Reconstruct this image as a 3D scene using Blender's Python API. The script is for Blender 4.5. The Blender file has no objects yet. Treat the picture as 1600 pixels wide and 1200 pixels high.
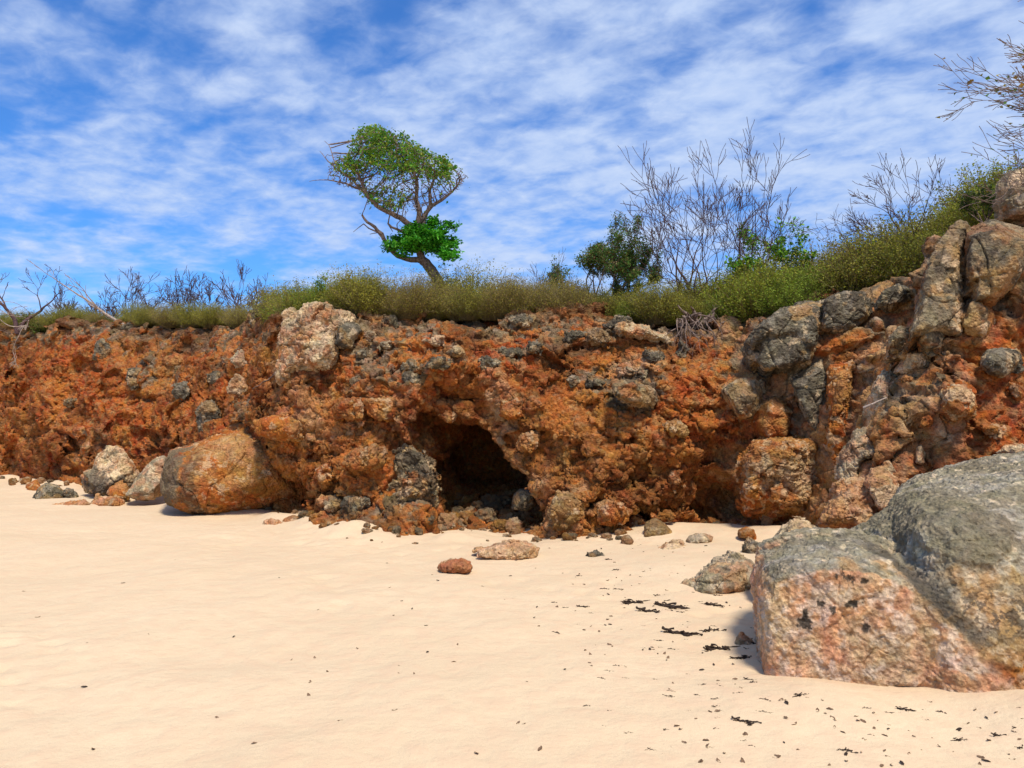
import bpy, math, random
import numpy as np
from mathutils import Vector, Matrix

# ------------------------------------------------------------------ camera, sky, sun, exposure
scene = bpy.context.scene
FPX = 1256.0
CAMZ = 1.6
PITCH = math.atan(50 / FPX)
cam_d = bpy.data.cameras.new('camera'); cam = bpy.data.objects.new('camera', cam_d)
scene.collection.objects.link(cam); scene.camera = cam
cam.location = (0, 0, CAMZ); cam.rotation_euler = (math.pi / 2 + PITCH, 0, 0)
cam_d.sensor_width = 36; cam_d.lens = 36 * FPX / 1600; cam_d.clip_end = 3000; cam_d.clip_start = 0.05

SUN_EL, SUN_AZ = math.radians(60), math.radians(158)      # azimuth clockwise from +Y (view direction): behind the camera, to the right
sd = bpy.data.lights.new('sun', 'SUN'); sun = bpy.data.objects.new('sun', sd); scene.collection.objects.link(sun)
sd.energy = 3.8; sd.angle = math.radians(11.0); sd.color = (1, .93, .82)
sdir = Vector((math.sin(SUN_AZ) * math.cos(SUN_EL), math.cos(SUN_AZ) * math.cos(SUN_EL), math.sin(SUN_EL)))
sun.rotation_euler = sdir.to_track_quat('Z', 'Y').to_euler()

scene.view_settings.view_transform = 'Standard'; scene.view_settings.look = 'None'
scene.view_settings.gamma = 1; scene.view_settings.exposure = 0.28

world = bpy.data.worlds.new("World"); scene.world = world; world.use_nodes = True
def build_world():
    nt = world.node_tree; N = nt.nodes; L = nt.links
    for n in list(N): N.remove(n)
    out = N.new('ShaderNodeOutputWorld'); bg = N.new('ShaderNodeBackground'); bg.inputs[1].default_value = 0.1
    L.new(bg.outputs[0], out.inputs[0])
    sky = N.new('ShaderNodeTexSky'); sky.sky_type = 'NISHITA'; sky.sun_disc = False
    sky.sun_elevation = SUN_EL; sky.sun_rotation = SUN_AZ; sky.air_density = 1.0; sky.dust_density = 0.2; sky.ozone_density = 4.0
    tint = N.new('ShaderNodeMix'); tint.data_type = 'RGBA'; tint.blend_type = 'MULTIPLY'; tint.inputs[0].default_value = 1
    L.new(sky.outputs[0], tint.inputs[6]); tint.inputs[7].default_value = (.46, .92, 1.48, 1)
    tc = N.new('ShaderNodeTexCoord'); sep = N.new('ShaderNodeSeparateXYZ'); L.new(tc.outputs['Generated'], sep.inputs[0])
    def m(op, a, b=None, c=None):
        n = N.new('ShaderNodeMath'); n.operation = op
        for i, v in enumerate((a, b, c)):
            if v is None: continue
            if isinstance(v, (int, float)): n.inputs[i].default_value = v
            else: L.new(v, n.inputs[i])
        return n.outputs[0]
    zz = m('ADD', m('MAXIMUM', sep.outputs[2], 0.0), 0.13)
    u = m('DIVIDE', sep.outputs[0], zz); v = m('DIVIDE', sep.outputs[1], zz)
    al = m('ADD', m('MULTIPLY', u, -.766), m('MULTIPLY', v, .643)); ac = m('ADD', m('MULTIPLY', u, -.643), m('MULTIPLY', v, -.766))
    cmb = N.new('ShaderNodeCombineXYZ'); L.new(m('MULTIPLY', al, .88), cmb.inputs[0]); L.new(m('MULTIPLY', ac, 1.05), cmb.inputs[1])
    mp = N.new('ShaderNodeMapping'); L.new(cmb.outputs[0], mp.inputs[0])
    mp.inputs['Rotation'].default_value = (0, 0, 0); mp.inputs['Scale'].default_value = (1.0, 1.0, 1); mp.inputs['Location'].default_value = (3.1, 7.7, 0)
    def noise(scale, detail, rough, dist=0, w=0):
        n = N.new('ShaderNodeTexNoise'); n.noise_dimensions = '4D'; n.inputs['W'].default_value = w
        n.inputs['Scale'].default_value = scale; n.inputs['Detail'].default_value = detail
        n.inputs['Roughness'].default_value = rough; n.inputs['Distortion'].default_value = dist
        L.new(mp.outputs[0], n.inputs['Vector']); return n.outputs[0]
    big = noise(0.8, 3, .5, .2, 1.3)
    mid = noise(4.4, 3, .5, .3, 4.2)
    fine = noise(13.0, 4, .6, .3, 9.1)
    s = m('ADD', m('ADD', m('MULTIPLY', big, .50), m('MULTIPLY', mid, 1.05)), m('MULTIPLY', fine, .45))
    s = m('ADD', s, m('MULTIPLY', sep.outputs[0], .16))             # more cloud towards the right
    mr = N.new('ShaderNodeMapRange'); mr.interpolation_type = 'SMOOTHSTEP'; L.new(s, mr.inputs[0])
    mr.inputs[1].default_value = .72; mr.inputs[2].default_value = 1.24; mr.inputs[3].default_value = 0.0; mr.inputs[4].default_value = .93
    mix = N.new('ShaderNodeMix'); mix.data_type = 'RGBA'; L.new(mr.outputs[0], mix.inputs[0])
    L.new(tint.outputs[2], mix.inputs[6])
    cc = N.new('ShaderNodeMix'); cc.data_type = 'RGBA'; L.new(m('MULTIPLY_ADD', fine, 1.6, -.35), cc.inputs[0])
    cc.inputs[6].default_value = (3.5, 4.8, 7.6, 1); cc.inputs[7].default_value = (5.6, 6.5, 8.2, 1)
    L.new(cc.outputs[2], mix.inputs[7])
    L.new(mix.outputs[2], bg.inputs[0])
build_world()

# ------------------------------------------------------------------ helpers
COL = scene.collection
def at(px, py, Y):
    x = (px - 800) / FPX; y = (600 - py) / FPX
    c, s = math.cos(PITCH), math.sin(PITCH)
    dy = c - y * s; dz = s + y * c
    k = Y / dy
    return np.array((x * k, Y, CAMZ + dz * k))
def pxof(P):
    c, s = math.cos(PITCH), math.sin(PITCH)
    y = P[..., 1]; z = P[..., 2] - CAMZ
    f = c * y + s * z; u = -s * y + c * z
    return 800 + FPX * P[..., 0] / f, 600 - FPX * u / f

def tag(o, label=None, cat=None, group=None, kind=None):
    if label: o['label'] = label
    if cat: o['category'] = cat
    if group: o['group'] = group
    if kind: o['kind'] = kind
    return o
def empty(name, loc):
    o = bpy.data.objects.new(name, None); COL.objects.link(o); o.location = loc; return o
def mesh_np(name, V, faces, col=None, smooth=True, extra=None):
    """faces: list of int arrays (n,k)"""
    me = bpy.data.meshes.new(name)
    V = np.ascontiguousarray(V, dtype=np.float32)
    me.vertices.add(len(V)); me.vertices.foreach_set('co', V.ravel())
    if not isinstance(faces, (list, tuple)): faces = [faces]
    faces = [f for f in faces if len(f)]
    tot = sum(f.size for f in faces); n = sum(len(f) for f in faces)
    li = np.concatenate([f.ravel() for f in faces]).astype(np.int32)
    cnt = np.concatenate([np.full(len(f), f.shape[1]) for f in faces])
    st = np.concatenate(([0], np.cumsum(cnt)[:-1])).astype(np.int32)
    me.loops.add(tot); me.loops.foreach_set('vertex_index', li)
    me.polygons.add(n); me.polygons.foreach_set('loop_start', st)
    me.polygons.foreach_set('use_smooth', np.full(n, smooth))
    me.update(calc_edges=True)
    if col is not None:
        a = me.color_attributes.new('col', 'FLOAT_COLOR', 'POINT')
        c4 = np.ones((len(V), 4), np.float32); c4[:, :3] = col
        a.data.foreach_set('color', c4.ravel())
    return me
def link(name, me, mat, parent=None, loc=None):
    o = bpy.data.objects.new(name, me); COL.objects.link(o)
    if mat and not me.materials: me.materials.append(mat)
    if parent: o.parent = parent
    if loc is not None: o.location = loc
    return o

# ---- vectorised noise
def _h(ix, iy, iz, seed):
    h = (ix.astype(np.uint32) * np.uint32(374761393)) ^ (iy.astype(np.uint32) * np.uint32(668265263)) ^ (iz.astype(np.uint32) * np.uint32(2246822519)) ^ np.uint32((seed * 3266489917 + 12345) & 0xffffffff)
    h = (h ^ (h >> np.uint32(15))) * np.uint32(2246822519)
    h = (h ^ (h >> np.uint32(13))) * np.uint32(3266489917)
    return h ^ (h >> np.uint32(16))
def _r(h, k=0):
    if k: h = (h ^ np.uint32(k * 0x9E3779B1 & 0xffffffff)) * np.uint32(2654435761); h = (h ^ (h >> np.uint32(15))) * np.uint32(2246822519); h = h ^ (h >> np.uint32(13))
    return (h >> np.uint32(8)).astype(np.float32) * np.float32(1 / 16777216)
def vnoise(p, seed=0):
    f = np.floor(p); i = f.astype(np.int64); w = (p - f).astype(np.float32); w = w * w * w * (w * (w * 6 - 15) + 10)
    r = 0
    for dx in (0, 1):
        for dy in (0, 1):
            for dz in (0, 1):
                ww = (w[:, 0] if dx else 1 - w[:, 0]) * (w[:, 1] if dy else 1 - w[:, 1]) * (w[:, 2] if dz else 1 - w[:, 2])
                r = r + ww * _r(_h(i[:, 0] + dx, i[:, 1] + dy, i[:, 2] + dz, seed))
    return r * 2 - 1
def fbm(p, scale, octs=3, seed=0, gain=.5):
    p = np.asarray(p, dtype=np.float32) / scale
    a = 1.0; r = 0; t = 0
    for o in range(octs):
        r = r + a * vnoise(p + 17.3 * o, seed + o); t += a; a *= gain; p = p * 2.03
    return r / t * 1.5
def voro(p, scale, seed=0, jit=.9):
    """returns f1, f2 (in cells), hash of the nearest cell, offset to it"""
    q = np.asarray(p, dtype=np.float32) / scale
    f = np.floor(q); i = f.astype(np.int64); fr = (q - f).astype(np.float32)
    n = len(q); f1 = np.full(n, 9., np.float32); f2 = np.full(n, 9., np.float32)
    H = np.zeros(n, np.uint32); off = np.zeros((n, 3), np.float32)
    for dx in (-1, 0, 1):
        for dy in (-1, 0, 1):
            for dz in (-1, 0, 1):
                h = _h(i[:, 0] + dx, i[:, 1] + dy, i[:, 2] + dz, seed)
                ox = fr[:, 0] - dx - .5 - (_r(h, 1) - .5) * jit
                oy = fr[:, 1] - dy - .5 - (_r(h, 2) - .5) * jit
                oz = fr[:, 2] - dz - .5 - (_r(h, 3) - .5) * jit
                d = ox * ox + oy * oy + oz * oz
                m = d < f1
                f2 = np.where(m, f1, np.minimum(f2, d)); f1 = np.where(m, d, f1)
                H = np.where(m, h, H)
                off[m, 0] = ox[m]; off[m, 1] = oy[m]; off[m, 2] = oz[m]
    return np.sqrt(f1), np.sqrt(f2), H, off
def sstep(a, b, x):
    t = np.clip((x - a) / (b - a), 0, 1); return t * t * (3 - 2 * t)
def blocky(p, scale, seed, warp=.35, crack=.12, tilt=.9, depth=.6):
    w = np.stack([fbm(p, scale * 1.3, 2, seed + 50 + k) for k in range(3)], 1) * (scale * warp)
    f1, f2, H, off = voro(p + w, scale, seed)
    rv = np.stack([_r(H, 5), _r(H, 6), _r(H, 7)], 1) * 2 - 1
    h = (_r(H, 4) - .5) * 1.1 + (rv * off).sum(1) * tilt
    e = sstep(0, crack, f2 - f1)
    return h - depth * (1 - e), H, e
def smin(a, b, k):
    h = np.clip(.5 + .5 * (b - a) / k, 0, 1); return b + (a - b) * h - k * h * (1 - h)
def smax(a, b, k): return -smin(-a, -b, k)

def surface_nets(f, xs, ys, zs):
    s = f < 0
    nx, ny, nz = f.shape
    c = s[:-1, :-1, :-1].astype(np.uint8)
    cnt = np.zeros((nx - 1, ny - 1, nz - 1), np.uint8)
    for dx in (0, 1):
        for dy in (0, 1):
            for dz in (0, 1):
                cnt += s[dx:nx - 1 + dx, dy:ny - 1 + dy, dz:nz - 1 + dz]
    act = (cnt > 0) & (cnt < 8)
    I, J, K = np.nonzero(act)
    idx = np.full(act.shape, -1, np.int32); idx[I, J, K] = np.arange(len(I))
    P = np.zeros((len(I), 3)); W = np.zeros(len(I))
    corners = [(a, b, c2) for a in (0, 1) for b in (0, 1) for c2 in (0, 1)]
    for a in corners:
        for ax in range(3):
            if a[ax]: continue
            b = list(a); b[ax] = 1
            fa = f[I + a[0], J + a[1], K + a[2]]; fb = f[I + b[0], J + b[1], K + b[2]]
            m = (fa < 0) != (fb < 0)
            t = np.where(m, fa / np.where(m, fa - fb, 1), 0)
            for d in range(3):
                P[:, d] += m * (a[d] + (t if d == ax else 0))
            W += m
    P /= W[:, None]
    def lut(arr, i, fr): return arr[i] + (arr[i + 1] - arr[i]) * fr
    V = np.stack([lut(xs, I, P[:, 0]), lut(ys, J, P[:, 1]), lut(zs, K, P[:, 2])], 1)
    quads = []
    # edges along x
    m = s[:-1, 1:-1, 1:-1] != s[1:, 1:-1, 1:-1]; i, j, k = np.nonzero(m); j += 1; k += 1
    q = np.stack([idx[i, j - 1, k - 1], idx[i, j, k - 1], idx[i, j, k], idx[i, j - 1, k]], 1); fl = s[i, j, k]; q[~fl] = q[~fl][:, ::-1]; quads.append(q)
    m = s[1:-1, :-1, 1:-1] != s[1:-1, 1:, 1:-1]; i, j, k = np.nonzero(m); i += 1; k += 1
    q = np.stack([idx[i - 1, j, k - 1], idx[i - 1, j, k], idx[i, j, k], idx[i, j, k - 1]], 1); fl = s[i, j, k]; q[~fl] = q[~fl][:, ::-1]; quads.append(q)
    m = s[1:-1, 1:-1, :-1] != s[1:-1, 1:-1, 1:]; i, j, k = np.nonzero(m); i += 1; j += 1
    q = np.stack([idx[i - 1, j - 1, k], idx[i, j - 1, k], idx[i, j, k], idx[i - 1, j, k]], 1); fl = s[i, j, k]; q[~fl] = q[~fl][:, ::-1]; quads.append(q)
    Q = np.concatenate(quads)
    return V, Q[(Q >= 0).all(1)]
def subdiv(V, Q):
    n = len(V)
    e = np.stack([Q, np.roll(Q, -1, 1)], 2).reshape(-1, 2); e.sort(1)
    key = e[:, 0].astype(np.int64) * n + e[:, 1]
    uk, inv = np.unique(key, return_inverse=True)
    a = uk // n; b = uk % n
    em = (V[a] + V[b]) / 2; fm = V[Q].mean(1)
    inv = inv.reshape(-1, 4) + n; fi = np.arange(len(Q)) + n + len(uk)
    nq = np.concatenate([np.stack([Q[:, k], inv[:, k], fi, inv[:, k - 1]], 1) for k in range(4)])
    return np.concatenate([V, em, fm]), nq
def relax(V, Q, it=1, lam=.5):
    n = len(V); e = np.stack([Q, np.roll(Q, -1, 1)], 2).reshape(-1, 2)
    for _ in range(it):
        c = np.bincount(e[:, 0], minlength=n).astype(float); c[c == 0] = 1
        A = np.stack([np.bincount(e[:, 0], V[e[:, 1], d], minlength=n) for d in range(3)], 1) / c[:, None]
        V = V + lam * (A - V) * (np.bincount(e[:, 0], minlength=n) > 0)[:, None]
    return V
def normals(V, Q):
    a = V[Q[:, 2]] - V[Q[:, 0]]; b = V[Q[:, 3]] - V[Q[:, 1]]
    fn = np.cross(a, b); n = len(V)
    N = np.stack([sum(np.bincount(Q[:, k], fn[:, d], minlength=n) for k in range(4)) for d in range(3)], 1)
    l = np.linalg.norm(N, axis=1); l[l == 0] = 1
    return N / l[:, None]
def poly_sdf(px, py, poly):
    """signed distance to polygon, negative inside; px,py any shape"""
    P = np.array(poly, float); n = len(P)
    d = np.full(px.shape, 1e9); s = np.ones(px.shape)
    j = n - 1
    for i in range(n):
        ex, ey = P[j] - P[i]; wx = px - P[i][0]; wy = py - P[i][1]
        t = np.clip((wx * ex + wy * ey) / (ex * ex + ey * ey), 0, 1)
        d = np.minimum(d, (wx - ex * t) ** 2 + (wy - ey * t) ** 2)
        c1 = py >= P[i][1]; c2 = py < P[j][1]; c3 = ex * wy > ey * wx
        s = np.where((c1 & c2 & c3) | (~c1 & ~c2 & ~c3), -s, s)
        j = i
    return s * np.sqrt(d)
def tps(pts, vals, smooth=0.02):
    P = np.array(pts, float); n = len(P)
    def U(r2): return np.where(r2 > 0, r2 * np.log(np.maximum(r2, 1e-12)), 0)
    K = U(((P[:, None] - P[None]) ** 2).sum(2)) + smooth * np.eye(n)
    A = np.zeros((n + 3, n + 3)); A[:n, :n] = K; A[:n, n] = 1; A[:n, n + 1:] = P; A[n, :n] = 1; A[n + 1:, :n] = P.T
    w = np.linalg.solve(A, np.concatenate([vals, [0, 0, 0]]))
    def ev(x, y):
        sh = x.shape; x = x.ravel(); y = y.ravel(); r = w[n] + w[n + 1] * x + w[n + 2] * y
        for i in range(n): r = r + w[i] * U((x - P[i, 0]) ** 2 + (y - P[i, 1]) ** 2)
        return r.reshape(sh)
    return ev

# ------------------------------------------------------------------ materials
def new_mat(name):
    m = bpy.data.materials.new(name); m.use_nodes = True; nt = m.node_tree
    b = nt.nodes['Principled BSDF']; return m, nt, b
def rock_mat():
    m, nt, b = new_mat('rock'); N = nt.nodes; L = nt.links
    at_ = N.new('ShaderNodeAttribute'); at_.attribute_name = 'col'
    tc = N.new('ShaderNodeTexCoord')
    def noise(s, d, r, dist=0):
        n = N.new('ShaderNodeTexNoise'); n.inputs['Scale'].default_value = s; n.inputs['Detail'].default_value = d; n.inputs['Roughness'].default_value = r; n.inputs['Distortion'].default_value = dist
        L.new(tc.outputs['Object'], n.inputs['Vector']); return n
    n1 = noise(22, 6, .7); n2 = noise(70, 4, .7, .3); n3 = noise(5, 5, .65, .5)
    mr = N.new('ShaderNodeMapRange'); L.new(n1.outputs[0], mr.inputs[0]); mr.inputs[1].default_value = .3; mr.inputs[2].default_value = .7; mr.inputs[3].default_value = .62; mr.inputs[4].default_value = 1.34
    mx = N.new('ShaderNodeMix'); mx.data_type = 'RGBA'; mx.blend_type = 'MULTIPLY'; mx.inputs[0].default_value = 1
    L.new(at_.outputs['Color'], mx.inputs[6]); L.new(mr.outputs[0], mx.inputs[7])
    # pale mineral flecks
    mr2 = N.new('ShaderNodeMapRange'); L.new(n2.outputs[0], mr2.inputs[0]); mr2.inputs[1].default_value = .62; mr2.inputs[2].default_value = .74; mr2.inputs[3].default_value = 0; mr2.inputs[4].default_value = .45
    mx2 = N.new('ShaderNodeMix'); mx2.data_type = 'RGBA'; L.new(mr2.outputs[0], mx2.inputs[0]); L.new(mx.outputs[2], mx2.inputs[6]); mx2.inputs[7].default_value = (.50, .35, .17, 1)
    # hue wander
    hs = N.new('ShaderNodeHueSaturation'); L.new(mx2.outputs[2], hs.inputs['Color'])
    mr3 = N.new('ShaderNodeMapRange'); L.new(n3.outputs[0], mr3.inputs[0]); mr3.inputs[1].default_value = .3; mr3.inputs[2].default_value = .7; mr3.inputs[3].default_value = .485; mr3.inputs[4].default_value = .515
    L.new(mr3.outputs[0], hs.inputs['Hue'])
    L.new(hs.outputs[0], b.inputs['Base Color'])
    b.inputs['Roughness'].default_value = .92; b.inputs['Specular IOR Level'].default_value = .25
    vo = N.new('ShaderNodeTexVoronoi'); vo.inputs['Scale'].default_value = 38; L.new(tc.outputs['Object'], vo.inputs['Vector'])
    add = N.new('ShaderNodeMath'); add.operation = 'MULTIPLY_ADD'; L.new(n1.outputs[0], add.inputs[0]); add.inputs[1].default_value = 2.0; L.new(vo.outputs['Distance'], add.inputs[2])
    bp = N.new('ShaderNodeBump'); bp.inputs['Strength'].default_value = .9; bp.inputs['Distance'].default_value = .020; L.new(add.outputs[0], bp.inputs['Height'])
    bp2 = N.new('ShaderNodeBump'); bp2.inputs['Strength'].default_value = .6; bp2.inputs['Distance'].default_value = .004; L.new(n2.outputs[0], bp2.inputs['Height']); L.new(bp.outputs[0], bp2.inputs['Normal'])
    L.new(bp2.outputs[0], b.inputs['Normal'])
    return m
def simple_mat(name, c1, c2, scale=8, rough=.8, detail=4, bump=0, attr=False, trans=0):
    m, nt, b = new_mat(name); N = nt.nodes; L = nt.links
    tc = N.new('ShaderNodeTexCoord'); n = N.new('ShaderNodeTexNoise'); n.inputs['Scale'].default_value = scale; n.inputs['Detail'].default_value = detail
    L.new(tc.outputs['Object'], n.inputs['Vector'])
    r = N.new('ShaderNodeValToRGB'); L.new(n.outputs[0], r.inputs[0]); r.color_ramp.elements[0].position = .35; r.color_ramp.elements[1].position = .65
    r.color_ramp.elements[0].color = (*c1, 1); r.color_ramp.elements[1].color = (*c2, 1)
    out = r.outputs[0]
    if attr:
        a = N.new('ShaderNodeAttribute'); a.attribute_name = 'col'
        mx = N.new('ShaderNodeMix'); mx.data_type = 'RGBA'; mx.blend_type = 'MULTIPLY'; mx.inputs[0].default_value = 1
        L.new(out, mx.inputs[6]); L.new(a.outputs['Color'], mx.inputs[7]); out = mx.outputs[2]
    L.new(out, b.inputs['Base Color']); b.inputs['Roughness'].default_value = rough; b.inputs['Specular IOR Level'].default_value = .25
    if bump:
        bp = N.new('ShaderNodeBump'); bp.inputs['Distance'].default_value = bump; L.new(n.outputs[0], bp.inputs['Height']); L.new(bp.outputs[0], b.inputs['Normal'])
    if trans:
        t = N.new('ShaderNodeBsdfTranslucent'); L.new(out, t.inputs[0]); ms = N.new('ShaderNodeMixShader'); ms.inputs[0].default_value = trans
        L.new(b.outputs[0], ms.inputs[1]); L.new(t.outputs[0], ms.inputs[2]); L.new(ms.outputs[0], N['Material Output'].inputs[0])
    return m
def sand_mat():
    m, nt, b = new_mat('sand'); N = nt.nodes; L = nt.links
    tc = N.new('ShaderNodeTexCoord')
    def noise(s, d, r):
        n = N.new('ShaderNodeTexNoise'); n.inputs['Scale'].default_value = s; n.inputs['Detail'].default_value = d; n.inputs['Roughness'].default_value = r
        L.new(tc.outputs['Object'], n.inputs['Vector']); return n.outputs[0]
    a = noise(.55, 5, .6); g = noise(260, 3, .7); w = noise(7, 5, .6)
    r = N.new('ShaderNodeValToRGB'); L.new(a, r.inputs[0]); r.color_ramp.elements[0].position = .35; r.color_ramp.elements[1].position = .68
    r.color_ramp.elements[0].color = (.655, .485, .300, 1); r.color_ramp.elements[1].color = (.70, .53, .335, 1)
    mr = N.new('ShaderNodeMapRange'); L.new(g, mr.inputs[0]); mr.inputs[1].default_value = .3; mr.inputs[2].default_value = .7; mr.inputs[3].default_value = .80; mr.inputs[4].default_value = 1.10
    mx = N.new('ShaderNodeMix'); mx.data_type = 'RGBA'; mx.blend_type = 'MULTIPLY'; mx.inputs[0].default_value = 1; L.new(r.outputs[0], mx.inputs[6]); L.new(mr.outputs[0], mx.inputs[7])
    # pinker, slightly darker patches scattered by noise
    mr2 = N.new('ShaderNodeMapRange'); L.new(w, mr2.inputs[0]); mr2.inputs[1].default_value = .45; mr2.inputs[2].default_value = .62; mr2.inputs[3].default_value = 0; mr2.inputs[4].default_value = .55
    mx2 = N.new('ShaderNodeMix'); mx2.data_type = 'RGBA'; L.new(mr2.outputs[0], mx2.inputs[0]); L.new(mx.outputs[2], mx2.inputs[6]); mx2.inputs[7].default_value = (.64, .438, .275, 1)
    L.new(mx2.outputs[2], b.inputs['Base Color']); b.inputs['Roughness'].default_value = .95; b.inputs['Specular IOR Level'].default_value = .15
    bp = N.new('ShaderNodeBump'); bp.inputs['Strength'].default_value = .35; bp.inputs['Distance'].default_value = .004; L.new(g, bp.inputs['Height'])
    bp2 = N.new('ShaderNodeBump'); bp2.inputs['Strength'].default_value = .7; bp2.inputs['Distance'].default_value = .03; L.new(w, bp2.inputs['Height']); L.new(bp.outputs[0], bp2.inputs['Normal'])
    L.new(bp2.outputs[0], b.inputs['Normal'])
    return m
ROCK = rock_mat(); SAND = sand_mat()
BARK = simple_mat('bark', (.10, .065, .05), (.28, .20, .155), 30, .9, 5, .006)
BARK_RED = simple_mat('reddish_bark', (.05, .026, .028), (.13, .075, .068), 30, .9, 5, .004)
BARK_PALE = simple_mat('pale_dead_wood', (.22, .16, .12), (.42, .33, .26), 30, .9, 5, .004)
LEAF = simple_mat('leaf', (.7, .7, .7), (1.2, 1.2, 1.2), 3, .6, 3, 0, True, .3)
SHRUBTWIG = simple_mat('shrub_twig', (.16, .12, .05), (.27, .21, .09), 30, .9, 3)
SOIL = simple_mat('dry_soil', (.16, .08, .035), (.27, .15, .07), 3, .95, 6, .03)
WEED = simple_mat('dried_seaweed', (.018, .011, .008), (.06, .035, .02), 60, .7, 3, .002)
DRY = simple_mat('dry_leaf', (.10, .055, .03), (.26, .16, .09), 40, .8, 3, .001)
# ------------------------------------------------------------------ palette (real base colours)
RED = np.array((.34, .078, .012)); ORANGE = np.array((.45, .16, .032)); OCHRE = np.array((.40, .20, .048)); TAN = np.array((.47, .28, .115))
CREAM = np.array((.62, .47, .29)); PINK = np.array((.50, .265, .135)); GREY = np.array((.215, .178, .115)); DARK = np.array((.066, .054, .040)); BROWN = np.array((.17, .085, .03))
OLIVE = np.array((.14, .112, .058)); ASH = np.array((.33, .285, .21))
def lerp(a, b, t): return a + (b - a) * (t[:, None] if isinstance(t, np.ndarray) else t)

# ------------------------------------------------------------------ cliff front: control points (px, py, distance)
CP = [(-900, 713, 33), (-900, 640, 33.3), (-900, 560, 34.5), (-500, 725, 27), (-500, 500, 29), (-200, 735, 24), (-200, 640, 24.5), (-200, 510, 26),
 (0, 748, 20.5), (0, 640, 20.6), (0, 520, 21.9), (65, 757, 19), (65, 640, 19.2), (65, 520, 20.6), (130, 765, 17.6), (130, 640, 18.1), (130, 515, 19.6),
 (260, 770, 15.8), (260, 680, 15.9), (260, 600, 16.5), (260, 515, 17.8), (340, 780, 14.8), (340, 660, 14.4), (340, 600, 15.0), (340, 515, 16.5),
 (400, 790, 13.8), (400, 690, 13.1), (400, 600, 13.7), (400, 515, 15.2), (450, 815, 12.9), (450, 700, 12.4), (450, 600, 12.5), (450, 500, 13.0),
 (520, 832, 11.1), (520, 780, 11.6), (520, 700, 12.0), (520, 600, 12.1), (520, 500, 12.7), (600, 832, 10.95), (600, 780, 11.3), (600, 700, 11.6), (600, 600, 11.75), (600, 500, 12.6),
 (690, 832, 10.9), (690, 760, 11.2), (690, 640, 11.4), (690, 570, 11.6), (690, 500, 12.5), (760, 832, 11.3), (760, 700, 11.5), (760, 600, 11.5), (760, 560, 11.7), (760, 500, 12.5),
 (850, 835, 10.75), (850, 760, 11.0), (850, 680, 11.2), (850, 590, 11.45), (850, 500, 12.4), (950, 838, 10.75), (950, 780, 10.8), (950, 690, 10.8), (950, 600, 11.2), (950, 500, 12.2),
 (1050, 840, 11.1), (1050, 780, 11.25), (1050, 690, 10.9), (1050, 600, 11.1), (1050, 500, 12.0), (1120, 838, 11.5), (1120, 770, 11.8), (1120, 680, 11.3), (1120, 600, 11.3), (1120, 500, 11.9),
 (1180, 830, 11.1), (1180, 740, 11.3), (1180, 640, 11.2), (1180, 500, 11.5), (1250, 840, 10.7), (1250, 740, 10.7), (1250, 620, 10.8), (1250, 500, 11.3),
 (1320, 830, 10.0), (1320, 700, 10.2), (1320, 600, 10.5), (1320, 490, 11.2), (1400, 830, 9.6), (1400, 650, 9.9), (1400, 500, 10.5), (1400, 440, 11.0),
 (1500, 800, 9.3), (1500, 500, 9.8), (1500, 380, 10.4), (1650, 750, 9.1), (1650, 500, 9.5), (1650, 330, 10.2), (1900, 700, 8.8), (1900, 320, 9.6)]
_w = np.array([at(*c) for c in CP])
Ffun = tps([(a[0], a[2]) for a in _w], _w[:, 1], .05)
_bx = np.array([-44, -24, -13.4, -9.4, -6.6, -4.3, -3.4, -2.4, 0, 2.2, 3.5, 4.4, 5.5, 8, 11]); _by = np.array([33.5, 27, 21.0, 17.8, 15.6, 13.6, 12.4, 11.4, 11.0, 11.1, 10.7, 10.0, 9.6, 9.2, 9.0])
def Bx(x): return np.interp(x, _bx, _by)
# top of the cliff: (px, py, distance)
TP = [(-900, 560, 34.5), (-500, 530, 29), (0, 516, 22), (100, 512, 20.8), (200, 506, 19), (330, 508, 17), (420, 512, 15.5), (470, 500, 13.4), (560, 492, 12.9), (700, 494, 12.8), (850, 494, 12.7), (1000, 500, 12.5), (1100, 505, 12.3),
      (1180, 500, 12), (1260, 478, 11.9), (1350, 468, 11.7), (1450, 440, 11.2), (1500, 400, 11), (1540, 365, 11), (1600, 335, 11), (1800, 320, 11)]
_t = np.array([at(*c) for c in TP])
def Tz(x, y):
    back = np.maximum(y - np.interp(x, _t[:, 0], _t[:, 1]), 0)
    z = np.interp(x - np.where(x > 1.5, 1, 0) * np.clip(back, 0, 5) * .5 * sstep(1.5, 3, x), _t[:, 0], _t[:, 2])
    return z + np.minimum(back, 6) * .02

def P2(pts, Y): return [tuple(at(a, b, Y)[[0, 2]]) for a, b in pts]
CAVE_OUT = P2([(638, 655), (655, 640), (690, 640), (720, 652), (752, 690), (792, 740), (830, 765), (842, 800), (838, 850), (694, 850), (690, 790), (680, 745), (655, 708), (640, 680)], 11.3)
CAVE_IN = P2([(664, 740), (680, 700), (708, 662), (742, 660), (768, 690), (800, 735), (832, 768), (838, 800), (836, 850), (700, 850), (694, 800), (684, 770)], 11.5)
SCOOP = P2([(640, 640), (655, 600), (690, 572), (740, 570), (790, 600), (810, 650), (800, 700), (740, 690), (690, 660)], 11.4)
BUTT = P2([(1272, 900), (1278, 830), (1303, 770), (1322, 710), (1345, 650), (1362, 600), (1385, 560), (1400, 520), (1432, 478), (1442, 420), (1475, 355), (1500, 335), (1560, 335), (1700, 300), (2100, 280), (2100, 900)], 8.9)

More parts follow.
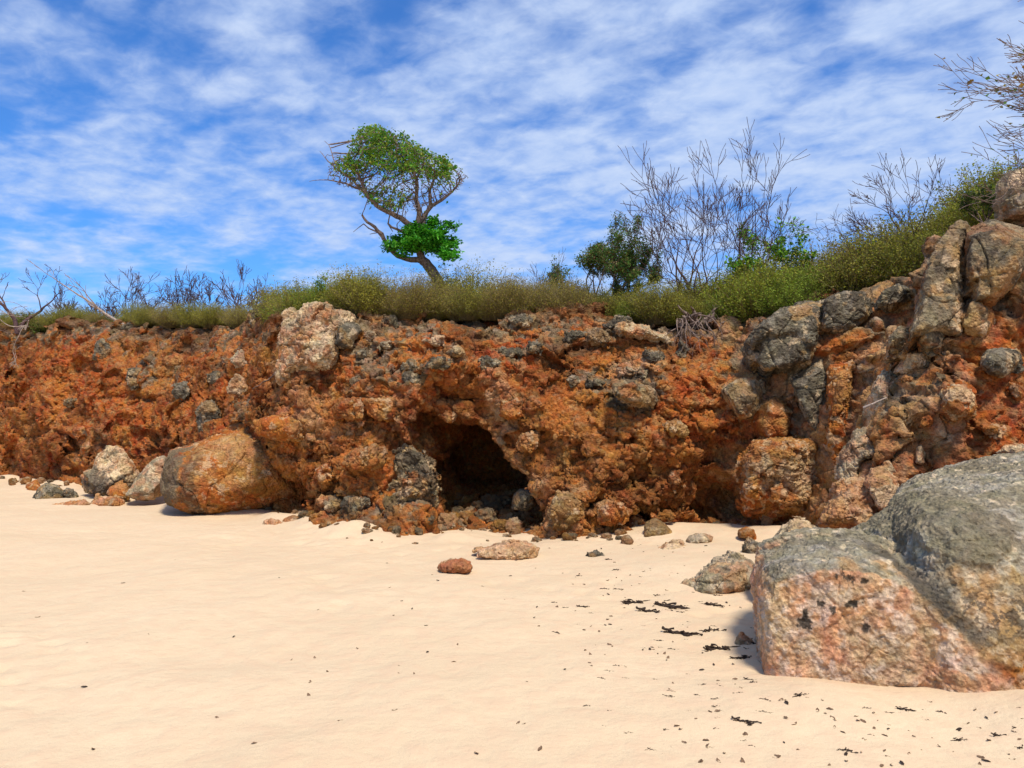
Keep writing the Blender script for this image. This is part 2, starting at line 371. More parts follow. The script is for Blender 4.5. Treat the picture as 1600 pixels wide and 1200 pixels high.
def build_cliff():
    xs = [-44.0]
    while xs[-1] < 13:
        x = xs[-1]; xs.append(x + (.030 if -4.6 < x < 5.6 else (.05 if -9 < x < 7 else (.085 if -17 < x < 9 else .24))))
    xs = np.array(xs); ts = np.arange(-2.9, 4.2, .042); zs = np.arange(-.35, 4.7, .034)
    X, Z = np.meshgrid(xs, zs, indexing='ij')
    F2 = Ffun(X, np.clip(Z, 0, 4.6))
    Bv = Bx(xs)
    Y3 = Bv[:, None] + ts[None, :]                       # (nx, nt)
    f = (F2[:, None, :] - Y3[:, :, None]).astype(np.float32) * .85
    T = Tz(xs[:, None], Y3).astype(np.float32)
    f = smax(f, zs[None, None, :].astype(np.float32) - T[:, :, None], .18).astype(np.float32)
    # buttress on the right, joined to the cliff
    sx = xs > 2.4
    dB = np.stack([poly_sdf(X[sx] - .46 * (Y3[sx][:, j][:, None] - 8.9), Z[sx], BUTT) for j in range(len(ts))], 1)
    R = .75; D = 1.35
    q = np.clip(-dB / R, 0, 1); th = D * np.sqrt(np.clip(1 - (1 - q) ** 2, 0, 1)) - np.clip(dB, 0, 9)
    yb = 9.45 + .22 * Z[sx]
    g = np.maximum(np.abs(Y3[sx][:, :, None] - yb[:, None, :]) - th, dB)
    f[sx] = smin(f[sx], g * .8, .1)
    # cave, scoop above it, hole, undercut
    cx = (xs > -4.2) & (xs < 3.8)
    ci = np.nonzero(cx)[0]
    Xc = X[cx]; Zc = Z[cx]; Yc = Y3[cx]
    dO = poly_sdf(Xc, Zc, CAVE_OUT)[:, None, :]; dS = poly_sdf(Xc, Zc, SCOOP)[:, None, :]
    Yc3 = Yc[:, :, None]
    c1 = np.maximum(dO + .08 * np.maximum(Yc3 - 11.6, 0), Yc3 - 13.4)
    c2 = np.maximum(dS + .9 * (Yc3 - 11.55), Yc3 - 12.3)
    sub = f[cx]
    Xn = Xc[:, None, :] - .05 * (Yc3 - 11.5)
    # inner chamber: polygon distance sampled along the slightly skewed axis
    inn = np.empty(sub.shape, np.float32)
    for j in range(len(ts)):
        inn[:, j, :] = poly_sdf(Xc - .06 * (Yc[:, j][:, None] - 11.5), Zc, CAVE_IN)
    inn = np.maximum(inn - .05, Yc3 - 14.9)
    floor = (.02 + .10 * np.maximum(Yc3 - 11.2, 0)) - Zc[:, None, :]
    cav = smin(smin(c1 - .06, inn - .08, .08), c2, .15)
    cav = smax(cav, floor, .1)
    sub = smax(sub, -cav, .12)
    def ball(c, r):
        return np.sqrt(((Xc[:, None, :] - c[0]) / r[0]) ** 2 + ((Yc3 - c[1]) / r[1]) ** 2 + ((Zc[:, None, :] - c[2]) / r[2]) ** 2) * min(r) - min(r)
    sub = smax(sub, -ball(at(918, 768, 10.9), (.095, .6, .11)), .05)
    sub = smax(sub, -ball(at(1118, 785, 11.4), (.62, .75, .42)), .2)
    sub = smax(sub, -ball(at(445, 790, 12.5), (.42, .7, .30)), .15)
    sub = smax(sub, -ball(at(1040, 805, 11.1), (.75, .5, .30)), .2)
    f[cx] = sub
    # lumps and blocks (3-D, in a band round the surface)
    m = np.abs(f) < .34
    I, J, K = np.nonzero(m)
    P = np.stack([xs[I], Y3[I, J], zs[K]], 1).astype(np.float32)
    side = sstep(-4.2, -5.5, P[:, 0])
    fr = sstep(3.3, 4.2, P[:, 0])
    big, _, _ = blocky(P * (1, 1, 1.25), .85, 11, .5, .07, .8, .45)
    med, _, _ = blocky(P * (1, 1, 1.2), .38, 12, .45, .08, .8, .4)
    rot = np.stack([P[:, 0] * .82 - P[:, 2] * .57, P[:, 1], (P[:, 0] * .57 + P[:, 2] * .82) * 2.6], 1)
    bed = 1 - 2 * np.abs(fbm(rot, 1.1, 3, 15)); 
    near_cave = np.exp(-(((P[:, 0] + .45) / .9) ** 2 + ((P[:, 2] - .7) / .8) ** 2))
    d = (big * (.19 + .03 * side) + bed * .07 + fbm(P, 1.4, 3, 5) * .16) * (1 - .65 * near_cave) + med * .08
    fl = sstep(.35, .0, P[:, 2])
    d = d * (1 - .4 * fl)
    f[I, J, K] -= d.astype(np.float32)
    m2 = np.abs(f) >= .34
    V, Q = surface_nets(f, xs, ts, zs)
    del f, g, inn, cav, sub, c1, c2
    V[:, 1] += Bx(V[:, 0])
    # keep surface pieces of size only
    V = relax(V, Q, 1, .4)
    V, Q = subdiv(V, Q)
    V = relax(V, Q, 1, .5)
    keep = (V[Q].mean(1)[:, 2] > -.3); Q = Q[keep]
    used = np.unique(Q); mp = np.full(len(V), -1); mp[used] = np.arange(len(used)); V = V[used]; Q = mp[Q]
    N = normals(V, Q)
    side = sstep(-3.6, -6.0, V[:, 0]); fr = sstep(3.3, 4.4, V[:, 0])
    soily = sstep(.0, .5, fbm(V, .9, 3, 77)) * .6 + .2
    gul = np.exp(-(((V[:, 0] - at(1400, 520, 10.4)[0]) / .35) ** 2))
    s = np.array((1, 1, 1.25))
    N = relax(N, Q, 6, .8); N /= np.maximum(np.linalg.norm(N, axis=1), .2)[:, None]
    b1, H1, e1 = blocky(V * s, .22, 21, .45, .10, 1.0, .75)
    b2, H2, e2 = blocky(V * s, .10, 22, .45, .14, .9, .5)
    b3, H3, e3 = blocky(V, .045, 23, .45, .2, .8, .4)
    smooth_b = fr * .35
    # ---- colour that belongs to the stone and soil
    top = Tz(V[:, 0], V[:, 1]) - V[:, 2]
    base = lerp(RED, ORANGE, sstep(-.5, .7, fbm(V, .55, 4, 41)))
    base = lerp(base, OCHRE, sstep(.0, .8, fbm(V, 1.3, 3, 42)) * .55)
    r1, r2, r3 = _r(H1, 9), _r(H2, 9), _r(H3, 9)
    def blobw(lst):
        w = np.zeros(len(V))
        for px, py, rx, ry, a in lst:
            c = at(px, py, 11.0); c[1] = float(Ffun(np.array([c[0]]), np.array([c[2]]))[0]); c = at(px, py, c[1]); k = c[1] / FPX
            w = np.maximum(w, a * np.exp(-(((V[:, 0] - c[0]) / (rx * k)) ** 2 + ((V[:, 2] - c[2]) / (ry * k)) ** 2)))
        return w
    wsol = np.clip(blobw([(1215, 540, 80, 80, 1.2), (1250, 640, 60, 90, 1.1), (1225, 750, 80, 80, 1.2), (1330, 500, 50, 50, 1), (1365, 620, 28, 110, 1), (1480, 440, 90, 110, 1.2), (1340, 790, 60, 60, 1.1), (495, 520, 70, 50, .9), (440, 620, 50, 80, .7), (470, 680, 50, 40, .7)]) * 1.3, 0, 1) * sstep(-.45, .0, fbm(V, .5, 3, 93))
    bs, Hs, es = blocky(V, .48, 94, .4, .05, .9, .8)
    V2 = V + N * ((b1 * .055 * (1 - .5 * soily) * (1 - smooth_b * .5) + b2 * .024 * (1 - smooth_b)) * (1 - .3 * side) * (1 - .8 * wsol) + bs * .06 * wsol + b3 * .008 * (.5 + soily) * (1 - .5 * wsol) + fbm(V, .12, 4, 95) * .018 * wsol)[:, None]
    wg = blobw([(570, 570, 60, 60, .5), (640, 590, 40, 40, .6), (700, 560, 50, 25, .4), (620, 780, 60, 40, .5), (540, 800, 60, 30, .55), (990, 610, 60, 40, .7), (930, 590, 50, 20, .6), (880, 540, 120, 22, .55),
                (600, 540, 90, 40, .6), (1060, 540, 80, 30, .4), (350, 650, 40, 50, .6), (160, 560, 30, 40, .6), (215, 590, 40, 40, .5), (300, 560, 40, 30, .5), (60, 700, 60, 40, .4), (260, 530, 200, 15, .6),
                (1190, 560, 60, 90, .7), (1270, 600, 50, 80, .75), (1330, 500, 70, 40, .6), (1440, 470, 60, 60, .6), (1570, 560, 40, 20, .6), (1370, 700, 30, 60, .3)])
    wg = np.maximum(wg, sstep(.75, .2, top) * .55)
    wc = blobw([(490, 510, 70, 50, 1.1), (440, 560, 50, 50, .8), (470, 620, 60, 60, .5), (780, 640, 50, 90, .6), (840, 790, 70, 60, .65), (590, 660, 70, 50, .45), (1010, 515, 70, 18, 1.2), (995, 575, 40, 25, .9), (930, 800, 60, 40, .5),
                (50, 700, 70, 40, .5), (1380, 560, 25, 50, 1.0), (1350, 640, 25, 60, 1.0), (1440, 530, 60, 25, .9), (1350, 800, 60, 40, .7), (1510, 620, 60, 40, .4), (1220, 740, 60, 60, .8), (1180, 600, 40, 50, .5), (540, 660, 60, 60, .35), (690, 600, 60, 30, .3)])
    wc = np.maximum(wc, sstep(.9, .1, top) * .35)
    wo = blobw([(800, 720, 110, 90, .8), (950, 720, 150, 90, .55), (870, 810, 120, 50, .9), (450, 740, 60, 60, .7), (600, 800, 100, 40, .6), (1110, 790, 80, 50, .8), (560, 620, 60, 60, .4), (1000, 800, 80, 50, .6)])
    wr = blobw([(60, 590, 70, 60, 1), (1080, 640, 80, 60, .8), (1400, 500, 30, 60, 1.2), (1500, 680, 120, 90, .8), (880, 560, 100, 30, .5), (700, 520, 80, 30, .6), (1520, 560, 100, 60, .6), (1150, 700, 40, 70, .8)])
    base = lerp(base, OCHRE * .95, np.clip(wo, 0, 1) * .75)
    base = lerp(base, np.array((.40, .095, .014)), np.clip(wr, 0, 1) * .8)
    stone = lerp(ORANGE * 1.0, TAN * 1.1, sstep(.2, .9, r1))
    pS = .30 + .25 * np.clip(wc, 0, 1)
    is1 = (r1 < pS * (1 - .6 * np.clip(wr, 0, 1))).astype(float) * e1
    is2 = (r2 < .22 + .15 * np.clip(wc, 0, 1)).astype(float) * e2
    is3 = (r3 < .20).astype(float) * e3
    col = lerp(base, stone, is1 * .65)
    col = lerp(col, TAN * 1.0, is2 * .55)
    col = lerp(col, TAN * 1.12, is3 * .4)
    q1 = np.clip(wc * 1.15 - .55 * _r(H1, 11) + .25 * fbm(V, .12, 3, 46), 0, 1)
    col = lerp(col, lerp(CREAM, PINK, sstep(-.3, .5, fbm(V, .3, 3, 47))), q1 * .85)
    q2 = np.clip(wg * 1.35 - .75 * _r(H1, 12) + .35 * fbm(V, .1, 3, 48) + .2 * N[:, 2], 0, 1); q2 = sstep(.15, .55, q2)
    gcol = lerp(GREY, OLIVE, sstep(-.4, .4, fbm(V, .2, 3, 49))); gcol = lerp(gcol, DARK, sstep(.1, .6, fbm(V, .16, 3, 52)) * .7); gcol = lerp(gcol, ASH, sstep(.1, .6, fbm(V, .09, 3, 54)) * .8)
    col = lerp(col, gcol, q2 * .9)
    # fallen leaves, roots and dark soil at the very top
    col = lerp(col, BROWN, sstep(.12, -.05, top) * .7)
    sol = lerp(TAN, PINK * .85, sstep(-.3, .4, fbm(V, .5, 3, 96))); sol = lerp(sol, ORANGE * .9, sstep(.0, .6, fbm(V, .35, 3, 97)) * .7); sol = lerp(sol, CREAM, sstep(.2, .6, fbm(V, .15, 4, 98)) * .6)
    strk = fbm(V * (1, 1, .3), .16, 4, 99)
    up_ = sstep(1.2, 2.3, V[:, 2]) * sstep(2.6, 3.2, V[:, 0])
    sol = lerp(sol, gcol, sstep(-.15, .35, strk + .5 * up_ - .35) * (.35 + .6 * up_)); sol = lerp(sol, DARK, sstep(.25, .6, strk) * up_ * .7)
    col = lerp(col, sol, wsol * .92)
    col = lerp(col, np.array((.15, .055, .014)), sstep(.0, .55, fbm(V, .8, 4, 63) + .12 * side) * .6 * (1 - wsol) * (1 - q1))
    # thin soil film staining
    col = lerp(col, np.array((.22, .06, .012)), sstep(.1, .7, fbm(V, .25, 4, 61)) * .35 * (1 - q1) * (1 - q2))
    col = col * (1 + .22 * fbm(V, .035, 2, 62))[:, None] * (.88 + .28 * r2)[:, None]
    col = col * np.array((.90, .80, .70))[None]
    me = mesh_np('cliff', V2, Q, np.clip(col, .005, .8))
    o = link('cliff', me, ROCK); tag(o, 'rust red crumbling limestone cliff with a dark cave along the back of the beach', None, None, 'structure')
    return o
build_cliff()

# ------------------------------------------------------------------ sand and plateau
def sand_h(x, y):
    p = np.stack([x, y, np.zeros_like(x)], 1)
    near = np.exp(-(np.maximum(y - 12, 0) / 8) ** 2)
    h = fbm(p, 2.6, 3, 201) * .035 + fbm(p, .55, 3, 202) * .020
    w = np.stack([fbm(p, .3, 2, 203), fbm(p, .3, 2, 204), p[:, 2]], 1) * .10
    f1, f2, H, off = voro((p + w) * (1, 1, 0) + (0, 0, .5), .30, 205)
    dim = np.clip(1 - f1 / .5, 0, 1); dim = dim * dim * (3 - 2 * dim)
    mask = sstep(-.3, .5, fbm(p, 1.8, 2, 206)) * (_r(H, 3) > .35)
    h = h - dim * mask * .034
    # banked sand by the big boulder and at the cliff foot
    h += .16 * np.exp(-(((x - 3.15) / .55) ** 2 + ((y - 4.25) / .42) ** 2))
    h += .05 * np.exp(-(((x - 1.9) / .7) ** 2 + ((y - 4.6) / .3) ** 2))
    h += .10 * np.exp(-(((x - 2.4) / 1.2) ** 2 + ((y - 8.6) / 1.1) ** 2))
    h += .09 * np.exp(-((y - Bx(x) + .25) / .6) ** 2) * (1 + fbm(p, .7, 2, 207))
    return h * np.where(np.abs(x) + np.abs(y) > 120, 0, 1)
def spaced(stops):
    r = [stops[0][0]]
    for (a, d), (b, _) in zip(stops[:-1], stops[1:]):
        n = max(1, int(round((b - a) / d))); r += list(a + (b - a) * np.arange(1, n + 1) / n)
    return np.array(r)
def build_sand():
    xs = spaced([(-600, 100), (-100, 12), (-30, 1.2), (-14, .12), (-4, .045), (4.6, .15), (9, 1.5), (30, 15), (100, 100), (600, 1)])
    ys = spaced([(-600, 100), (-100, 12), (-12, 1), (0, .2), (1.8, .03), (6, .045), (12, .10), (20, .6), (30, 8), (100, 100), (700, 1)])
    X, Y = np.meshgrid(xs, ys, indexing='ij'); x = X.ravel(); y = Y.ravel()
    V = np.stack([x, y, sand_h(x, y)], 1); V[y > 40, 2] = -.1
    a = np.arange(len(x)).reshape(X.shape)
    Q = np.stack([a[:-1, :-1].ravel(), a[1:, :-1].ravel(), a[1:, 1:].ravel(), a[:-1, 1:].ravel()], 1)
    o = link('sand', mesh_np('sand', V, Q), SAND); tag(o, 'pale peach beach sand with soft dimples and footprints', None, None, 'structure')
build_sand()
def sand_z(x, y): return float(sand_h(np.array([float(x)]), np.array([float(y)]))[0])
def build_plateau():
    us = spaced([(0, .25), (6, .8), (20, 6), (80, 40), (420, 1)]); xs = spaced([(-44, 1.5), (-24, .35), (12.9, 1)])
    X, U = np.meshgrid(xs, us, indexing='ij'); x = X.ravel(); u = U.ravel()
    y = np.interp(x, _t[:, 0], _t[:, 1]) + .35 + u
    z = Tz(x, y) - .05 + np.minimum(u, 2) * .03
    p = np.stack([x, y, z], 1); z = z + fbm(p, 1.2, 3, 301) * .06
    V = np.stack([x, y, z], 1); a = np.arange(len(x)).reshape(X.shape)
    Q = np.stack([a[:-1, :-1].ravel(), a[1:, :-1].ravel(), a[1:, 1:].ravel(), a[:-1, 1:].ravel()], 1)
    o = link('plateau_ground', mesh_np('plateau_ground', V, Q), SOIL); tag(o, 'dry brown soil of the flat ground above the cliff', None, None, 'structure')
build_plateau()
# ------------------------------------------------------------------ rocks
CLIFF = bpy.data.objects['cliff']
_origin = Vector((0, 0, CAMZ))
def hit(px, py):
    """where the sight line through a photo pixel meets the cliff (real position of an embedded stone)"""
    d = Vector(at(px, py, 10)) - _origin; d.normalize()
    ok, loc, nor, _ = CLIFF.ray_cast(_origin, d)
    return (np.array(loc), np.array(nor)) if ok else (None, None)
def hitY(px, py, spread=8):
    ys = []
    for dx in (-spread, 0, spread):
        for dy in (-spread * .6, 0, spread * .6):
            l, _ = hit(px + dx, py + dy)
            if l is not None: ys.append(l[1])
    return float(np.median(ys)) if ys else 11.0

STY = {
 'orange': (ORANGE * .95, [(TAN, .5, 0, .5, .6), (OCHRE, .35, .1, .4, .6), (RED, .3, .15, .4, .55), (CREAM, .12, .35, .15, .6), (BROWN, .16, .35, .2, .5)]),
 'pink': (PINK, [(TAN, .4, 0, .4, .6), (ORANGE, .5, .05, .5, .6), (CREAM, .2, .2, .25, .7), (BROWN, .14, .4, .2, .5)]),
 'cream': (lerp(TAN, CREAM, .6), [(CREAM * 1.12, .25, 0, .3, .9), (PINK, .35, .1, .35, .75), (ORANGE, .2, .3, .3, .55), (GREY, .13, .35, .15, .7)]),
 'grey': (GREY, [(ORANGE, .3, .25, .3, .6), (OLIVE, .25, 0, .4, .7), (ASH, .12, .05, .25, .8), (DARK, .18, .12, .3, .8), (CREAM, .10, .42, .12, .8), (TAN, .22, .35, .25, .6)]),
 'dark': (lerp(DARK, GREY, .35), [(GREY, .2, 0, .3, .7), (ASH * .9, .12, .2, .2, .7), (TAN, .3, .2, .3, .75), (CREAM, .1, .4, .12, .8)]),
 'mixed': (lerp(GREY, TAN, .5), [(GREY, .35, -.05, .3, .85), (TAN, .3, .1, .3, .8), (DARK, .2, .25, .25, .75), (CREAM, .13, .35, .15, .75), (ORANGE, .4, .3, .3, .6)]),
 'ochre': (OCHRE, [(TAN, .3, 0, .4, .7), (BROWN, .25, .1, .3, .6), (CREAM, .12, .35, .2, .6)]),
 'pale': (lerp(ASH, CREAM, .45), [(CREAM * 1.1, .2, 0, .3, .8), (OLIVE * 1.5, .2, .15, .25, .6), (PINK, .25, .15, .3, .7), (GREY, .12, .35, .2, .7)]),
}
def paint(V, N, sty, seed, lichen=0, spots=(), H=None):
    base, layers = STY[sty]; col = np.repeat(base[None], len(V), 0)
    for i, (c, sc, th, so, am) in enumerate(layers):
        col = lerp(col, c, sstep(th - so * .5, th + so * .5, fbm(V, sc, 4, seed + i * 7, .6)) * am)
    if lichen:
        w = sstep(.1, .6, N[:, 2] + .45 * fbm(V, .15, 3, seed + 90)) * lichen
        g = lerp(GREY, DARK, sstep(-.2, .4, fbm(V, .1, 3, seed + 91))); g = lerp(g, ASH, sstep(.1, .5, fbm(V, .06, 3, seed + 92)) * .8)
        col = lerp(col, g, w)
    for (c, rad, colr, am, rag) in spots:
        d = np.sqrt((((V - np.array(c)) / np.array(rad)) ** 2).sum(1))
        w = sstep(1.15, .75, d + rag * fbm(V, .12, 4, seed + 95)) * am
        col = lerp(col, np.array(colr), w)
    col = col * (1 + .18 * fbm(V, .03, 2, seed + 99))[:, None]
    if H is not None: col = col * (.88 + .26 * _r(H, 5))[:, None]
    col = col * {'grey': np.array((.78, .76, .70)), 'dark': np.array((.78, .76, .72)), 'orange': np.array((.95, .86, .76)), 'mixed': np.array((.88, .83, .76))}.get(sty, np.array((.97, .93, .88)))
    return np.clip(col, .01, .8)
def solid(parts, res, sty, seed, cell=.4, amp=.03, crack=.05, lichen=0, spots=(), layer=0, origin=None, sub=1, fine=.006, plates=(), rough=.5, paint_fn=None, facets=0, cdepth=1.0):
    """parts: (outline px, distance, half depth, edge radius, lean back per metre, turn per metre). Real rocks grown as solids"""
    polys = []
    for pl, Y, D, R, lz, lx, *pd in parts:
        yp = pd[0] if pd else Y - D * .55; pts = np.array(P2(pl, yp)); polys.append((pts, Y, D, R, lz, lx, pts[:, 0].mean(), pts[:, 0].mean() / yp if len(pd) < 2 else pd[1], yp))
    shv = max(abs(p[7]) * (p[2] + 1.0 * abs(p[4])) for p in polys)
    mn = np.min([p[0].min(0) for p in polys], 0) - .15 - res * 2; mx = np.max([p[0].max(0) for p in polys], 0) + .15 + res * 2; mn[0] -= shv; mx[0] += shv
    mn[1] = max(mn[1], -.3)
    y0 = min(p[1] - p[2] - abs(p[4]) * .8 - abs(p[5]) * 1.0 for p in polys) - .2; y1 = max(p[1] + p[2] + abs(p[4]) * 3.0 + abs(p[5]) * 1.0 for p in polys) + .2
    xs = np.arange(mn[0], mx[0], res); zs = np.arange(mn[1], mx[1], res); ys = np.arange(y0, y1, res)
    X, Z = np.meshgrid(xs, zs, indexing='ij'); f = None
    for pts, Y, D, R, lz, lx, xc, sh, yp in polys:
        d2 = poly_sdf(X, Z, pts)
        # the outline follows the body back along its own axis
        sft = (ys - yp) * sh / res; ii = np.floor(np.arange(len(xs))[:, None] - sft[None, :]).astype(int); fr_ = (np.arange(len(xs))[:, None] - sft[None, :]) - ii
        i0 = np.clip(ii, 0, len(xs) - 1); i1 = np.clip(ii + 1, 0, len(xs) - 1)
        d = d2[i0] * (1 - fr_)[:, :, None] + d2[i1] * fr_[:, :, None]
        q = np.clip(-d / R, 0, 1)
        th = D * (1 - (1 - q) ** 2.3) ** (1 / 2.3)
        yc = Y + lz * np.clip(Z - max(pts[:, 1].min(), 0), -.3, 5) + lx * (X - xc)
        g = np.maximum((np.abs(ys[None, :, None] - yc[:, None, :]) - th) * .8, d)
        f = g if f is None else smin(f, g, .07)
    if facets:
        rf = random.Random(seed * 7 + 1); h3 = np.array([xs[-1] - xs[0], ys[-1] - ys[0], zs[-1] - zs[0]]) / 2 - .15; c3 = np.array([xs.mean(), ys.mean(), zs.mean()])
        h3 = np.maximum(h3, .03); h3[1] = polys[0][2]; h3[0] = max(.03, np.ptp(polys[0][0][:, 0]) / 2); c3[0] = polys[0][0][:, 0].mean()
        for _ in range(facets):
            nv = np.array([rf.gauss(0, 1), -abs(rf.gauss(0, 1)) - .2, rf.gauss(0, .9)]); nv /= np.linalg.norm(nv)
            dd_ = math.sqrt(((nv * h3) ** 2).sum()) * rf.uniform(.74, .98)
            f = smax(f, nv[0] * (xs[:, None, None] - c3[0] - (ys[None, :, None] - polys[0][8]) * polys[0][7]) + nv[1] * (ys[None, :, None] - polys[0][1] - polys[0][4] * (zs[None, None, :] - zs[0] - .15)) + nv[2] * (zs[None, None, :] - c3[2]) - dd_, .02 + .04 * h3.min())
    f = f.astype(np.float32)
    I, J, K = np.nonzero(np.abs(f) < .25)
    P = np.stack([xs[I], ys[J], zs[K]], 1).astype(np.float32)
    h, _, _ = blocky(P, cell * 1.6, seed + 3, .3, .05, .8, .3)
    f[I, J, K] -= (h * amp * 1.2 + fbm(P, cell * 1.2, 3, seed + 4) * amp * 1.6 * rough * 2).astype(np.float32)
    V, Q = surface_nets(f, xs, ys, zs); V = relax(V, Q, 1, .5)
    for _ in range(sub): V, Q = subdiv(V, Q); V = relax(V, Q, 1, .5)
    N = normals(V, Q); N = relax(N, Q, 3, .7); N /= np.maximum(np.linalg.norm(N, axis=1), .2)[:, None]
    s = (1, 1, 1 + layer * 3)
    b1, H1, e1 = blocky(V * s, cell * (1 + layer), seed + 5, .35, crack, .5, cdepth)
    b2, H2, e2 = blocky(V, cell * (.3 if cell < 1 else .16), seed + 6, .5, .1, .8, .4 if cell < 1 else .12)
    dd = b1 * amp * .55 + b2 * amp * .30 * rough * 2 + fbm(V, cell * .25, 5, seed + 8, .62) * amp * .6 + fbm(V, .04, 3, seed + 9, .6) * fine
    for pl, Y, up in plates:
        dd = dd + sstep(.02, -.02, poly_sdf(V[:, 0], V[:, 2], P2(pl, Y)) + .03 * fbm(V, .1, 3, seed + 33)) * up
    V2 = V + N * dd[:, None]
    col = paint(V, N, sty, seed, lichen, spots, H1)
    if paint_fn: col = paint_fn(V, N, col)
    c = np.array(origin) if origin is not None else np.array([V2[:, 0].mean(), V2[:, 1].mean(), V2[:, 2].min()])
    return V2 - c, Q, col, c
def rock(label, cat, pts, Y=None, D=.4, R=None, lz=.15, lx=0, sty='mixed', seed=1, embed=.55, name=None, group=None, res=None, **kw):
    pts = [tuple(map(float, p)) for p in pts]
    a = np.array(pts)
    if 440 < seed < 468: embed += .08
    if 440 < seed < 468: c_ = a.mean(0); a = c_ + (a - c_) * 1.07; pts = [tuple(p) for p in a]
    if Y is None: Y = hitY(a[:, 0].mean(), a[:, 1].mean(), 10) - D * (1 - embed * 2) * .8 - .12 * D
    w = np.ptp(a[:, 0]) * Y / FPX
    if R is None: R = w * .28
    if res is None: res = max(.018, Y / FPX * 2.0 * 1.1)
    kw.setdefault('facets', 6)
    V, Q, col, c = solid([(pts, Y, D, R, lz, lx)], res, sty, seed, **kw)
    o = link(name or 'rock', mesh_np('rock', V, Q, col), ROCK, None, tuple(c)); tag(o, label, cat, group); return o
def ell(px, py, rx, ry, n=11, seed=0, jag=.16, rot=0):
    r = random.Random(seed); o = []
    for i in range(n):
        a = 2 * math.pi * i / n + r.uniform(-.12, .12); k = 1 + r.uniform(-jag, jag)
        x, y = math.cos(a) * rx * k, math.sin(a) * ry * k; o.append((px + x * math.cos(rot) - y * math.sin(rot), py + x * math.sin(rot) + y * math.cos(rot)))
    return o

def S(px, py, Y, r, c, am=.8, rag=.5): p = at(px, py, Y); return (tuple(p), r, c, am, rag)
